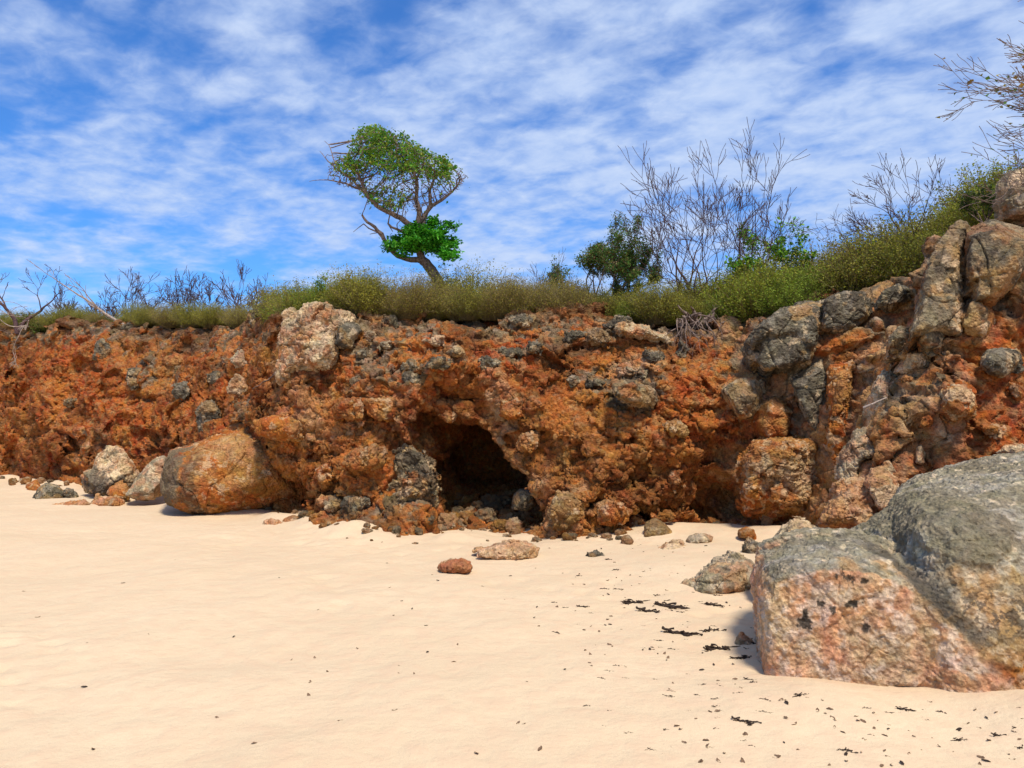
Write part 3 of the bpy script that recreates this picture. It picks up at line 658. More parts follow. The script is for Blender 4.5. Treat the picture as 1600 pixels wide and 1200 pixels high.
# the big boulder in front
def big_boulder():
    A = [(1190, 1110), (1182, 1050), (1182, 935), (1196, 893), (1240, 872), (1300, 863), (1352, 866), (1400, 876), (1440, 900), (1500, 960), (1520, 1125)]
    A2 = [(1320, 1125), (1330, 950), (1370, 900), (1480, 880), (1700, 880), (2000, 920), (2080, 1125)]
    B = [(1392, 1120), (1392, 900), (1394, 850), (1402, 815), (1424, 782), (1455, 764), (1495, 752), (1550, 738), (1600, 726), (1700, 712), (1850, 715), (2020, 800), (2080, 1120)]
    C = [(1212, 1100), (1214, 880), (1228, 856), (1262, 842), (1320, 840), (1360, 832), (1385, 812), (1420, 800), (1440, 1100)]
    G = DARK * 1.6
    seam = [(1392, 850), (1400, 900), (1415, 960), (1436, 1000), (1452, 1000), (1440, 950), (1428, 900), (1422, 850)]
    def pf(V, N, col):
        px, py = pxof(V)
        P = V
        rg = fbm(P, .25, 4, 901, .6); rf = fbm(P, .09, 4, 902, .6); rr = fbm(P, .05, 4, 903, .65)
        x, z = V[:, 0], V[:, 2]
        # slab face: pinkish tan; defined in the rock's own metres
        xb = np.interp(z, [0, .25, .5, .78], [2.85, 2.68, 2.46, 2.28])
        slab = sstep(.05, -.05, x - xb + .05 * rg) * sstep(.92, .84, z + .05 * rg) * sstep(.55, .30, N[:, 2] + .15 * rf)
        grey = lerp(GREY * 1.5, ASH * 1.2, sstep(-.2, .5, rf)); grey = lerp(grey, DARK, sstep(.2, .6, rg) * .45); grey = lerp(grey, OLIVE * 1.9, sstep(0, .6, fbm(P, .4, 3, 904)) * .5)
        grey = lerp(grey, CREAM, sstep(.42, .6, rr) * .7)
        tanp = lerp(TAN, CREAM, sstep(-.2, .5, rf)); tanp = lerp(tanp, OCHRE, sstep(.1, .6, rg) * .25)
        rust = lerp(ORANGE * .85, PINK * .8, sstep(-.3, .4, rf)); rust = lerp(rust, BROWN, sstep(.1, .5, rg) * .7)
        r = grey
        lowcream = sstep(.66, .54, z + .16 * rg)
        r = lerp(r, tanp, lowcream * .95)
        r = lerp(r, DARK, sstep(.08, .25, rr + .35 * rg) * sstep(.75, .5, z) * sstep(.18, .4, z) * .8)
        r = lerp(r, rust, sstep(.34, .22, z + .12 * rg))
        r = lerp(r, CREAM, sstep(.25, .5, rr + .2 * rf) * sstep(.45, .2, z) * .5)
        sl = lerp(np.array((.58, .29, .145)), np.array((.56, .36, .20)), sstep(-.3, .4, rg)); sl = lerp(sl, np.array((.64, .49, .36)), sstep(-.05, .4, rf) * .7); sl = lerp(sl, PINK * .95, sstep(.1, .6, fbm(P, .3, 4, 905)) * .6)
        sl = lerp(sl, CREAM * 1.1, sstep(.66, .78, z + .04 * rg) * .7)
        sl = lerp(sl, OLIVE * 1.9, sstep(.3, .7, fbm(P, .2, 4, 906)) * .35)
        out = lerp(r, sl, slab)
        for (cx, cy, rx, rz) in ((1318, 900, .055, .04), (1283, 942, .045, .028), (1298, 950, .03, .03), (1325, 940, .055, .022), (1258, 957, .018, .06), (1257, 974, .035, .03), (1342, 975, .02, .05), (1340, 905, .03, .02)):
            c = at(cx, cy, 4.95); d = np.sqrt(((x - c[0]) / rx / .8) ** 2 + ((z - c[2]) / rz / .8) ** 2)
            out = lerp(out, DARK * .7, sstep(1.1, .75, d + 1.3 * rr) * .9 * (V[:, 1] < 5.6))
        out = lerp(out, DARK * 1.2, sstep(.09, .04, np.abs(x - xb - .07 + .04 * rg)) * sstep(.2, .32, z + .1 * rf) * sstep(.80, .7, z) * .75)
        out = lerp(out, lerp(OLIVE * 1.3, GREY, .4), sstep(.02, -.02, poly_sdf(x, z, P2(PLATE, 5.15)) + .03 * rf) * .7)
        return np.clip(out * (1 + .38 * rr)[:, None], .01, .8)
    PLATE = [(1432, 800), (1470, 783), (1520, 785), (1548, 800), (1550, 832), (1525, 850), (1500, 872), (1465, 868), (1436, 855)]
    V, Q, col, c = solid([(A, 5.62, .72, .10, .10, -.30, 5.0, .31), (B, 5.95, 1.36, .42, .30, -.02, 5.6, .4), (C, 6.1, .62, .3, .1, -.2, 5.9, .32), (A2, 5.74, .98, .22, .20, -.10, 4.8, .3)], .026, 'mixed', 401, cell=1.5, amp=.034, crack=.010, rough=.55, cdepth=.35, fine=.013, sub=2, plates=[(PLATE, 5.15, .022)], paint_fn=pf)
    o = link('boulder', mesh_np('boulder', V, Q, col), ROCK, None, tuple(c))
    tag(o, 'huge grey and pink-tan boulder half buried in the sand at the right front', 'boulder')
big_boulder()

rock('long rounded orange boulder with a grey left end leaning on the left cliff foot', 'boulder', [(248, 770), (251, 730), (262, 706), (300, 697), (345, 680), (385, 671), (430, 688), (470, 712), (488, 745), (482, 775), (430, 792), (395, 804), (330, 808), (290, 803), (260, 790)],
     13.4, .9, .5, .25, .1, 'orange', 411, facets=3, name='boulder', cell=.7, amp=.05, crack=.02, rough=.35,
     spots=[S(262, 745, 13, (.42, .9, .7), GREY * .8, .9), S(300, 760, 12.7, (.16, .5, .6), DARK, .6), S(380, 700, 12.7, (.9, .8, .25), TAN, .6), S(430, 760, 12.8, (.5, .8, .3), OCHRE * .7, .7)])
rock('tan shelf of rock jutting out just above the long orange boulder', 'rock', [(392, 655), (430, 648), (470, 655), (486, 672), (478, 690), (440, 692), (402, 680)], None, .45, .2, .1, 0, 'orange', 412, cell=.35, amp=.035)
rock('cream and grey leaning slab beside the left end of the orange boulder', 'rock', [(196, 775), (212, 748), (240, 720), (258, 710), (268, 722), (262, 760), (252, 782), (220, 782)], 14.6, .35, .2, .2, .1, 'pale', 413, cell=.4, amp=.03)
rock('jagged pale topped rock with a dark green-grey base at the left cliff foot', 'rock', [(117, 772), (119, 745), (142, 734), (152, 712), (172, 696), (190, 702), (206, 724), (216, 742), (210, 765), (170, 778)], 15.6, .5, .25, .2, 0, 'cream', 414, cell=.35, amp=.05, spots=[S(150, 762, 15.2, (.6, .9, .28), DARK * 1.5, .9), S(128, 745, 15.2, (.2, .6, .3), GREY, .8)])
rock('low grey rock with a pale foot, farthest left on the sand', 'rock', [(42, 784), (58, 764), (72, 755), (90, 760), (106, 774), (108, 786), (70, 790)], 15.9, .3, .2, .1, 0, 'grey', 415, cell=.3, amp=.03)
rock('rusty stone lying behind the low grey rock on the left', 'stone', [(36, 772), (42, 756), (58, 752), (66, 764), (60, 774)], 17.6, .3, .2, .1, 0, 'orange', 416, cell=.3)
rock('dark wedge stone between the low grey rock and the jagged pale rock', 'stone', [(96, 774), (104, 762), (120, 768), (126, 780), (108, 784)], 15.7, .15, .1, .1, 0, 'dark', 417, cell=.2)
rock('flat pink stone lying lowest on the left sand', 'stone', [(66, 797), (80, 790), (112, 788), (134, 780), (144, 788), (130, 799), (90, 801)], 14.4, .25, .2, .1, 0, 'pink', 418, cell=.25)
rock('brown stone at the foot of the jagged pale rock', 'stone', [(140, 790), (150, 778), (180, 776), (196, 784), (196, 796), (160, 800)], 14.6, .25, .2, .1, 0, 'pink', 419, cell=.25)
rock('orange stone in the gap left of the leaning slab', 'stone', [(166, 772), (172, 760), (190, 757), (202, 768), (198, 780), (174, 782)], 14.9, .2, .15, .1, 0, 'orange', 420, cell=.25)
rock('single cream stone on the sand right of the orange boulder', 'stone', [(407, 827), (411, 812), (424, 808), (437, 819), (436, 829)], 11.7, .1, .08, .1, 0, 'cream', 421, cell=.2, amp=.02)
rock('pink grey stone beside the cream stone under the cliff pedestal', 'stone', [(438, 828), (443, 812), (460, 806), (474, 815), (470, 830)], 11.9, .15, .1, .1, 0, 'pink', 422, cell=.2, amp=.02)
# crest of the central buttress
rock('big cream and pink outcrop crowning the cliff left of centre', 'outcrop', [(434, 548), (430, 515), (446, 490), (478, 468), (512, 465), (532, 478), (552, 484), (562, 496), (545, 512), (528, 530), (530, 560), (508, 592), (472, 600), (440, 585)],
     None, .75, .17, .25, .1, 'cream', 431, name='outcrop', embed=.68, cell=.30, amp=.055, crack=.06, lichen=.3, facets=10, rough=.6)
rock('smooth salmon block at the foot of the cream outcrop', 'rock', [(431, 572), (436, 540), (452, 522), (474, 520), (488, 538), (478, 556), (456, 562), (444, 580)], None, .32, .14, .15, 0, 'pink', 432, embed=.35, cell=.6, amp=.025)
rock('rounded dark grey boulder right of the cream outcrop', 'rock', [(522, 538), (526, 508), (543, 496), (562, 499), (568, 514), (556, 532), (553, 548), (535, 548)], None, .35, .22, .15, 0, 'dark', 433, embed=.4, cell=.4, amp=.025)
rock('dark purple-grey block standing on the left cliff edge', 'rock', [(388, 520), (390, 484), (408, 472), (444, 474), (444, 500), (432, 522)], 15.3, .4, .2, .1, 0, 'dark', 434, cell=.3, amp=.06)
rock('grey-green knobbly pinnacle at the left side of the cave mouth', 'pinnacle', [(602, 795), (604, 745), (618, 715), (636, 698), (658, 710), (674, 732), (684, 758), (684, 792), (650, 802)], None, .38, .22, .12, 0, 'mixed', 435, name='pinnacle', embed=.35, cell=.16, amp=.04, crack=.1, rough=.8)
rock('squarish grey boulder lying in the right side of the cave mouth', 'boulder', [(799, 798), (800, 774), (814, 765), (832, 768), (836, 790), (826, 800)], 11.6, .25, .12, .05, 0, 'grey', 436, name='boulder', cell=.4, amp=.02)
# right-hand wall
rock('black and cream domed rock at the top of the grey gully wall', 'rock', [(1152, 578), (1158, 545), (1185, 503), (1222, 476), (1262, 468), (1286, 474), (1292, 510), (1272, 560), (1244, 590), (1205, 592), (1170, 588)], None, .8, .4, .35, -.1, 'dark', 441, embed=.38, cell=.55, amp=.06, crack=.03, rough=.4)
rock('blocky dark rock on the cliff edge right of the domed rock', 'rock', [(1286, 512), (1288, 468), (1306, 456), (1345, 450), (1374, 458), (1374, 482), (1352, 506), (1312, 520)], None, .55, .25, .2, 0, 'dark', 442, embed=.4, cell=.45, amp=.04)
rock('small dark rocks wedge at the head of the red gully', 'rock', [(1372, 476), (1378, 456), (1400, 446), (1424, 450), (1420, 468), (1392, 482)], None, .4, .18, .1, 0, 'dark', 443, embed=.4, cell=.25, amp=.04)
rock('tan slab with a dark curved edge below the domed rock', 'rock', [(1130, 608), (1148, 592), (1184, 586), (1202, 596), (1196, 625), (1176, 652), (1156, 656), (1142, 630)], None, .4, .16, .2, 0, 'mixed', 444, embed=.4, cell=.35, amp=.03)
rock('tall dark olive slab hanging in the middle of the grey gully wall', 'rock', [(1226, 566), (1246, 552), (1284, 552), (1300, 600), (1297, 650), (1282, 694), (1262, 664), (1242, 620)], None, .45, .2, .25, 0, 'dark', 445, embed=.35, cell=.4, amp=.04, rough=.4)
rock('tan and orange column right of the tall dark olive slab', 'rock', [(1290, 575), (1308, 556), (1336, 562), (1332, 620), (1322, 690), (1304, 736), (1290, 700), (1296, 640)], None, .4, .16, .2, 0, 'orange', 446, embed=.35, cell=.3, amp=.04)
rock('orange knob under the slab with the dark curved edge', 'rock', [(1172, 660), (1180, 636), (1204, 620), (1232, 628), (1242, 656), (1226, 682), (1190, 688)], None, .4, .2, .2, 0, 'orange', 447, embed=.35, cell=.35, amp=.03)
rock('large layered tan boulder at the foot of the grey gully wall', 'boulder', [(1160, 812), (1163, 770), (1158, 722), (1176, 694), (1228, 688), (1274, 698), (1290, 728), (1288, 772), (1264, 804), (1238, 822), (1195, 820)], None, .7, .35, .1, -.1, 'orange', 448, name='boulder', embed=.28, cell=.28, amp=.05, layer=.5, crack=.05, spots=[S(1235, 740, 10.4, (.5, .8, .25), CREAM * .9, .7, .9)])
rock('tall tan and grey tower rock on the right skyline', 'outcrop', [(1410, 545), (1430, 475), (1438, 415), (1468, 352), (1498, 327), (1516, 338), (1514, 400), (1506, 440), (1512, 480), (1502, 522), (1470, 515), (1436, 525)], None, .8, .3, .3, -.15, 'mixed', 451, name='outcrop', embed=.42, cell=.6, amp=.05, crack=.025, rough=.35, lichen=.35)
rock('rounded grey-brown rock right of the tan tower rock', 'rock', [(1512, 345), (1530, 331), (1570, 325), (1610, 328), (1650, 345), (1612, 400), (1584, 442), (1552, 468), (1522, 470), (1506, 440)], None, .75, .35, .3, -.1, 'mixed', 452, embed=.42, cell=.6, amp=.045, rough=.35, lichen=.45)
rock('small tan rock wedged under the tower rock', 'rock', [(1496, 470), (1520, 468), (1548, 480), (1558, 508), (1532, 530), (1502, 524)], None, .35, .15, .2, 0, 'mixed', 453, embed=.4, cell=.3, amp=.03)
rock('upright grey block at the very top of the right skyline', 'rock', [(1556, 335), (1560, 280), (1574, 265), (1606, 260), (1650, 262), (1690, 275), (1690, 340)], 9.9, .45, .15, .1, -.1, 'pale', 454, cell=.45, amp=.04)
rock('tan rounded rock on the buttress edge, left of the pair below the tower', 'rock', [(1384, 560), (1390, 522), (1410, 505), (1432, 508), (1437, 530), (1420, 548), (1400, 560)], None, .35, .14, .2, 0, 'mixed', 455, embed=.38, cell=.35, amp=.03)
rock('tan rounded rock on the buttress edge, right of the pair below the tower', 'rock', [(1434, 535), (1440, 511), (1462, 508), (1482, 524), (1470, 540), (1450, 546)], None, .3, .12, .2, 0, 'mixed', 456, embed=.38, cell=.3, amp=.03)
rock('bright cream rock patch below the pair of rounded rocks', 'rock', [(1396, 580), (1412, 552), (1448, 540), (1462, 556), (1444, 578), (1416, 584)], None, .28, .12, .2, 0, 'cream', 457, embed=.4, cell=.2, amp=.03)
rock('pinkish grey rock strip high on the left edge of the buttress', 'rock', [(1352, 650), (1362, 604), (1380, 576), (1400, 588), (1396, 620), (1386, 645), (1368, 664)], None, .3, .12, .2, 0, 'pale', 458, embed=.4, cell=.3, amp=.03)
rock('black streaked pale rock low on the left edge of the buttress', 'rock', [(1312, 745), (1318, 708), (1340, 676), (1374, 660), (1388, 690), (1378, 714), (1346, 724), (1336, 752)], None, .35, .14, .2, 0, 'pale', 459, embed=.4, cell=.25, amp=.04, spots=[S(1322, 735, 8.3, (.1, .5, .16), DARK * .7, .95)])
rock('cracked salmon pink rock behind the big front boulder', 'rock', [(1272, 850), (1286, 808), (1306, 778), (1334, 756), (1362, 752), (1376, 775), (1370, 812), (1358, 850)], None, .45, .18, .2, -.1, 'pink', 461, embed=.35, cell=.26, amp=.045, crack=.05, spots=[S(1330, 800, 8.2, (.6, .6, .5), PINK * 1.05, .5)])
rock('orange pink block above the cracked salmon rock', 'rock', [(1352, 756), (1362, 735), (1384, 732), (1402, 750), (1404, 790), (1376, 800), (1362, 780)], None, .35, .14, .2, 0, 'pink', 462, embed=.35, cell=.4, amp=.03)
rock('tan boulder with a pale face set in the red wall on the right', 'rock', [(1463, 640), (1466, 612), (1488, 600), (1514, 606), (1524, 624), (1520, 646), (1494, 656)], None, .3, .14, .15, 0, 'orange', 463, embed=.3, cell=.2, amp=.03, spots=[S(1485, 620, 8.2, (.2, .5, .1), CREAM, .7, .8)])
rock('dark grey block set in the red wall near the right edge', 'rock', [(1533, 572), (1538, 550), (1562, 543), (1592, 548), (1594, 574), (1568, 586), (1546, 582)], None, .3, .12, .15, 0, 'dark', 464, embed=.3, cell=.3, amp=.03)
rock('small tan stone under the pale-faced boulder in the red wall', 'stone', [(1436, 668), (1438, 652), (1452, 648), (1464, 660), (1456, 672)], None, .14, .07, .1, 0, 'orange', 465, embed=.3, cell=.2, amp=.02)
rock('pale oblong stone standing upright in the red wall', 'stone', [(1429, 724), (1432, 700), (1440, 696), (1446, 712), (1443, 728)], None, .12, .06, .1, 0, 'cream', 466, embed=.3, cell=.2, amp=.015)
rock('tan flat rock at the right edge just above the big front boulder', 'rock', [(1556, 712), (1570, 697), (1610, 692), (1640, 700), (1640, 720), (1590, 722)], None, .3, .12, .1, 0, 'cream', 467, embed=.35, cell=.3, amp=.03)
# rocks on the sand at the right
rock('low pale green-white rock on the sand left of the big boulder', 'rock', [(1046, 945), (1060, 918), (1088, 898), (1112, 882), (1150, 874), (1178, 884), (1192, 905), (1198, 950)], 7.6, .5, .35, .25, 0, 'pale', 471, facets=1, cell=.4, amp=.05, crack=.04)
rock('pinkish rounded rock touching the back left corner of the big boulder', 'rock', [(1178, 935), (1178, 895), (1188, 878), (1206, 876), (1222, 890), (1222, 935)], 7.0, .3, .18, .1, 0, 'pink', 472, cell=.3, amp=.03)
rock('cream topped pink rock rising behind the big boulder', 'rock', [(1194, 895), (1204, 856), (1220, 832), (1240, 818), (1264, 822), (1280, 838), (1270, 895)], 7.9, .35, .22, .15, 0, 'cream', 473, cell=.35, amp=.04)
rock('black and white speckled stone behind the pale green-white rock', 'stone', [(1165, 872), (1166, 854), (1176, 847), (1188, 852), (1190, 874)], 8.9, .12, .08, .1, 0, 'dark', 474, cell=.12, amp=.03)
rock('brick red rock with a flat top, nearest of those on the middle sand', 'rock', [(680, 897), (688, 884), (708, 874), (728, 877), (740, 888), (736, 898)], 8.3, .18, .14, .1, 0, 'pink', 475, cell=.2, amp=.025, spots=[S(710, 890, 8.1, (.3, .4, .12), (.42, .15, .06), .8)])
rock('long flat pale pink rock breaking through the middle sand', 'rock', [(728, 874), (742, 862), (762, 856), (790, 852), (824, 852), (846, 860), (840, 874), (800, 878)], 9.3, .35, .2, .1, 0, 'cream', 476, cell=.2, amp=.03, spots=[S(790, 862, 9.1, (.5, .6, .2), PINK * 1.1, .5)])
rock('small black and white stone alone right of the long pink rock', 'stone', [(912, 876), (918, 866), (932, 861), (946, 868), (950, 878)], 9.2, .12, .1, .1, 0, 'dark', 477, cell=.12, amp=.025)
rock('pale tan rock on the sand in front of the dark alcove', 'rock', [(1022, 870), (1032, 856), (1052, 850), (1074, 858), (1084, 872)], 9.4, .25, .15, .1, 0, 'cream', 478, cell=.25, amp=.03)
rock('smooth olive-brown rounded boulder at the cliff foot', 'rock', [(1003, 842), (1008, 820), (1024, 812), (1042, 822), (1056, 836), (1056, 846)], 10.5, .22, .15, .15, 0, 'ochre', 479, cell=.5, amp=.015, rough=.3, spots=[S(1028, 828, 10.2, (.4, .4, .3), OLIVE * 1.3, .6)])
rock('grey-white flat stone at the foot of the dark alcove', 'stone', [(1068, 850), (1076, 840), (1098, 836), (1112, 842), (1106, 854)], 9.9, .18, .12, .1, 0, 'pale', 480, cell=.2, amp=.02)
rock('orange stone at the foot of the layered boulder', 'stone', [(1148, 846), (1152, 830), (1166, 824), (1180, 832), (1182, 848)], 10.0, .18, .12, .1, 0, 'orange', 481, cell=.2, amp=.02)
rock('pointed pinkish shard sticking out of the sand left of the big boulder', 'stone', [(1147, 1010), (1152, 992), (1160, 990), (1174, 1004), (1178, 1012)], 5.75, .06, .04, .1, 0, 'cream', 482, cell=.1, amp=.01, res=.01)

# stones set in the cliff face: (px, py, half width, half height, style, label)
EMB = [(610, 504, 16, 11, 'grey', 'grey stone on the cliff rim under the windswept tree'),
 (602, 540, 10, 7, 'pale', 'small whitish stone below the rim, right of the dark round boulder'),
 (561, 552, 14, 9, 'grey', 'grey stone just under the rounded dark boulder'),
 (578, 522, 9, 8, 'cream', 'cream stone touching the dark round boulder on its right'),
 (689, 568, 20, 11, 'grey', 'white topped grey stone directly above the cave'),
 (644, 592, 12, 9, 'grey', 'lower of two grey stones left above the cave'),
 (636, 573, 15, 9, 'grey', 'upper of two grey stones left above the cave'),
 (713, 551, 20, 10, 'mixed', 'grey-tan stone right above the white topped stone'),
 (764, 569, 13, 11, 'grey', 'slanting grey stone to the right of the cave top'),
 (801, 550, 24, 13, 'grey', 'broad grey stone high right of the cave'),
 (814, 502, 21, 12, 'dark', 'dark grey rounded boulder on the rim above and right of the cave'),
 (837, 543, 14, 10, 'grey', 'grey stone on the right flank of the broad grey stone'),
 (737, 507, 15, 8, 'grey', 'grey stone on the rim straight above the cave'),
 (677, 532, 17, 7, 'cream', 'flat cream stone below the rim above the cave'),
 (900, 524, 22, 13, 'grey', 'left half of the grey stone pair under the long rim hedge'),
 (934, 527, 18, 14, 'dark', 'right half of the grey stone pair under the long rim hedge'),
 (960, 505, 22, 8, 'grey', 'flat grey stone on the rim right of the middle'),
 (1016, 555, 16, 10, 'dark', 'black speckled stone below the white slab'),
 (1067, 549, 14, 14, 'dark', 'dark stone with a brown centre right of the black speckled stone'),
 (994, 580, 23, 14, 'pale', 'whitish pitted stone in the upper middle of the cliff'),
 (898, 594, 11, 9, 'grey', 'small grey stone left of the long grey one'),
 (936, 597, 19, 8, 'grey', 'long thin grey stone in the upper middle of the cliff'),
 (988, 614, 44, 20, 'mixed', 'largest grey capped stone in the middle of the cliff face'),
 (1008, 519, 48, 11, 'cream', 'long white slab lying slanted on the rim'),
 (1050, 667, 28, 17, 'ochre', 'brown-ochre stone below the middle of the cliff face'),
 (1055, 747, 14, 18, 'orange', 'pale orange stone above the dark alcove'),
 (955, 800, 23, 20, 'orange', 'round tan boulder in the foot of the cliff below the small hole'),
 (990, 824, 24, 14, 'orange', 'rough orange stone at the cliff foot, left of the olive boulder'),
 (880, 800, 34, 30, 'ochre', 'ribbed pale ochre rock at the right foot of the cave'),
 (548, 640, 26, 17, 'orange', 'left of two tan stones halfway up left of the cave'),
 (592, 640, 28, 20, 'orange', 'right of two tan stones halfway up left of the cave'),
 (560, 715, 38, 16, 'orange', 'broad orange stone under the two tan stones'),
 (508, 742, 22, 18, 'orange', 'tan stone left below the broad orange stone'),
 (520, 790, 30, 18, 'mixed', 'grey-tan stone at the top of the left pedestal'),
 (558, 790, 26, 14, 'grey', 'grey stone in the middle of the left pedestal'),
 (470, 815, 24, 14, 'mixed', 'grey-brown stone at the left tip of the pedestal'),
 (510, 822, 26, 12, 'orange', 'tan stone low in the pedestal at the sand'),
 (700, 648, 14, 12, 'orange', 'orange lump hanging from the cave lip'),
 (800, 640, 24, 14, 'orange', 'tan stone on the right shoulder of the cave'),
 (830, 690, 22, 18, 'orange', 'ochre stone right beside the cave opening'),
 (160, 545, 16, 18, 'dark', 'dark stone near the top of the left cliff'),
 (275, 562, 17, 11, 'orange', 'tan stone high on the left cliff'),
 (215, 590, 17, 17, 'dark', 'olive-dark stone in the middle of the left cliff'),
 (325, 652, 20, 26, 'dark', 'tall grey-green stone right above the orange boulder'),
 (285, 612, 16, 15, 'dark', 'dark brown stone in the right half of the left cliff'),
 (300, 506, 16, 8, 'grey', 'grey stone on the rim of the left cliff, right of the hedge gap'),
 (200, 512, 16, 7, 'grey', 'grey stone on the rim of the left cliff beside the leaning dead branch'),
 (380, 560, 18, 15, 'pale', 'pale stone at the right end of the left cliff'),
 (372, 605, 18, 18, 'pink', 'pinkish stone below the pale one where the left cliff ends'),
 (335, 590, 10, 12, 'dark', 'narrow dark stone near the pinkish stone'),
 (110, 630, 14, 10, 'dark', 'small dark stone in the far left red face'),
 (1094, 506, 28, 14, 'grey', 'grey-brown knob under the bare tree roots'),
 (1200, 720, 20, 9, 'cream', 'pale ledge on the layered boulder top'),
 (1415, 592, 14, 8, 'orange', 'small tan stone below the cream patch on the right'),
 (1545, 668, 22, 8, 'orange', 'flat tan stone in the red wall near the right edge'),
 (1590, 610, 14, 12, 'orange', 'tan stone cut by the right picture edge')]
for i, (px, py, a, b, sty, lab) in enumerate(EMB):
    n = 'stone' if a < 30 else 'rock'
    D = max(a, b) * 11 / FPX * .9
    rock(lab, n, ell(px, py, a, b, 8, 900 + i, .24, random.Random(i).uniform(-.25, .25)), None, D, min(a, b) * 11 / FPX * .5, .1, 0, sty, 500 + i * 13, name=n, embed=.36, cell=max(.09, a * .009), amp=.022 + a * .0008, crack=.07, res=.02 if px > 430 else .03, lichen=.2)
# rubble on the cave floor
rubble_src = []
for k in range(5):
    V, Q, col, c = solid([(ell(800, 645, 14, 10, 9, 60 + k, .22), 11, .11, .07, .1, 0)], .02, ['orange', 'ochre', 'mixed', 'cream', 'pink'][k], 700 + k * 9, cell=.12, amp=.022, facets=7)
    V = V / max(np.ptp(V[:, 0]), .01); rubble_src.append(mesh_np('rubble_stone', V, Q, col))
rr = random.Random(5)
def rub(x, y, s, lab, cat, grp, k=None, dz=0, name='rubble_stone'):
    o = bpy.data.objects.new(name, rubble_src[rr.randrange(5) if k is None else k]); COL.objects.link(o)
    if not o.data.materials: o.data.materials.append(ROCK)
    ok, loc, nor, _ = CLIFF.ray_cast(Vector((x, y, 1.0 if y > 11.3 and abs(x) < 1 else .45)), Vector((0, 0, -1)))
    z = max(sand_z(x, y), loc[2] if ok and loc[2] < .7 else -9)
    o.location = (x, y, z - s * .24 + dz); o.rotation_euler = (rr.uniform(-.3, .3), rr.uniform(-.3, .3), rr.uniform(0, 6.3)); o.scale = (s, s * rr.uniform(.8, 1.2), s * rr.uniform(.8, 1.25)); tag(o, lab, cat, grp)
    return o
for i in range(34):
    y = rr.uniform(11.0, 13.2); x = rr.uniform(-.95, .15) + (y - 11) * .03
    rub(x, y, rr.choice((.12, .16, .2, .28, .34)), 'loose dusty stone of the rubble on the cave floor', 'stone', 'rubble on the cave floor')
for i in range(110):
    px = rr.uniform(420, 1230); x = (px - 800) / FPX * 10.8
    l, n_ = hit(px, 826)
    if l is None: continue
    y = l[1] - abs(rr.gauss(.0, .3)); x = (px - 800) / FPX * y
    rub(x, y, rr.choice((.025, .03, .04, .05, .07, .09, .12, .16)), 'small fallen stone at the cliff foot %s' % ('left of the cave' if px < 690 else 'below the cave mouth' if px < 840 else 'right of the cave'), 'stone', 'fallen stones along the central cliff foot')
for i in range(26):
    px = rr.uniform(0, 240); l, n_ = hit(px, 745)
    if l is None: continue
    y = l[1] - rr.uniform(.1, 1.6); x = (px - 800) / FPX * y
    rub(x, y, rr.choice((.08, .12, .16, .22)), 'small fallen stone at the foot of the left cliff', 'stone', 'fallen stones along the left cliff foot')
# ------------------------------------------------------------------ plants
def tubes(pos, par, rad, k=5, sel=None):
    pos = np.array(pos); par = np.array(par); rad = np.array(rad)
    idx = np.nonzero(par >= 0)[0]
    if sel is not None: idx = idx[sel[idx]]
    a = pos[par[idx]]; b = pos[idx]; ra = np.minimum(rad[par[idx]], rad[idx] * 1.25 + .001); rb = rad[idx]
    d = b - a; l = np.linalg.norm(d, axis=1); l[l == 0] = 1; d /= l[:, None]
    a = a - d * (ra * .35)[:, None]
    ref = np.where(np.abs(d[:, 2:3]) > .9, np.array([[1., 0, 0]]), np.array([[0., 0, 1]]))
    u = np.cross(d, ref); u /= np.linalg.norm(u, axis=1)[:, None]; v = np.cross(d, u)
    ang = np.arange(k) * 2 * math.pi / k
    ring = np.cos(ang)[None, :, None] * u[:, None, :] + np.sin(ang)[None, :, None] * v[:, None, :]
    A = a[:, None] + ring * ra[:, None, None]; B = b[:, None] + ring * rb[:, None, None]
    V = np.concatenate([A, B], 1).reshape(-1, 3)
    n = len(idx); base = np.arange(n)[:, None] * 2 * k; i = np.arange(k)[None]
    Q = np.stack([base + i, base + (i + 1) % k, base + k + (i + 1) % k, base + k + i], 2).reshape(-1, 4)
    return V, Q
def leaves(C, size, col, rng, flat=.5, asp=.5, colvar=.3):
    """small folded leaves at points C"""
    n = len(C); C = np.array(C)
    a = rng.normal(size=(n, 3)); a[:, 2] *= .6; a /= np.linalg.norm(a, axis=1)[:, None]
    up = rng.normal(size=(n, 3)) * flat; up[:, 2] += 1
    s = np.cross(a, up); s /= np.linalg.norm(s, axis=1)[:, None]; nn = np.cross(s, a)
    L = size * rng.uniform(.6, 1.3, n)[:, None]; W = L * asp
    p0 = C; p2 = C + a * L; m = C + a * L * .5
    V = np.stack([p0, m + s * W + nn * L * .15, p2, m - s * W + nn * L * .15], 1).reshape(-1, 3)
    b = np.arange(n)[:, None] * 4; T = np.concatenate([b + [[0, 1, 2]], b + [[0, 2, 3]]])
    c = np.array(col); c = c[rng.integers(0, len(c), n)] if c.ndim == 2 else np.repeat(c[None], n, 0)
    c = c * rng.uniform(1 - colvar, 1 + colvar, n)[:, None]
    return V, T, np.repeat(c, 4, 0)

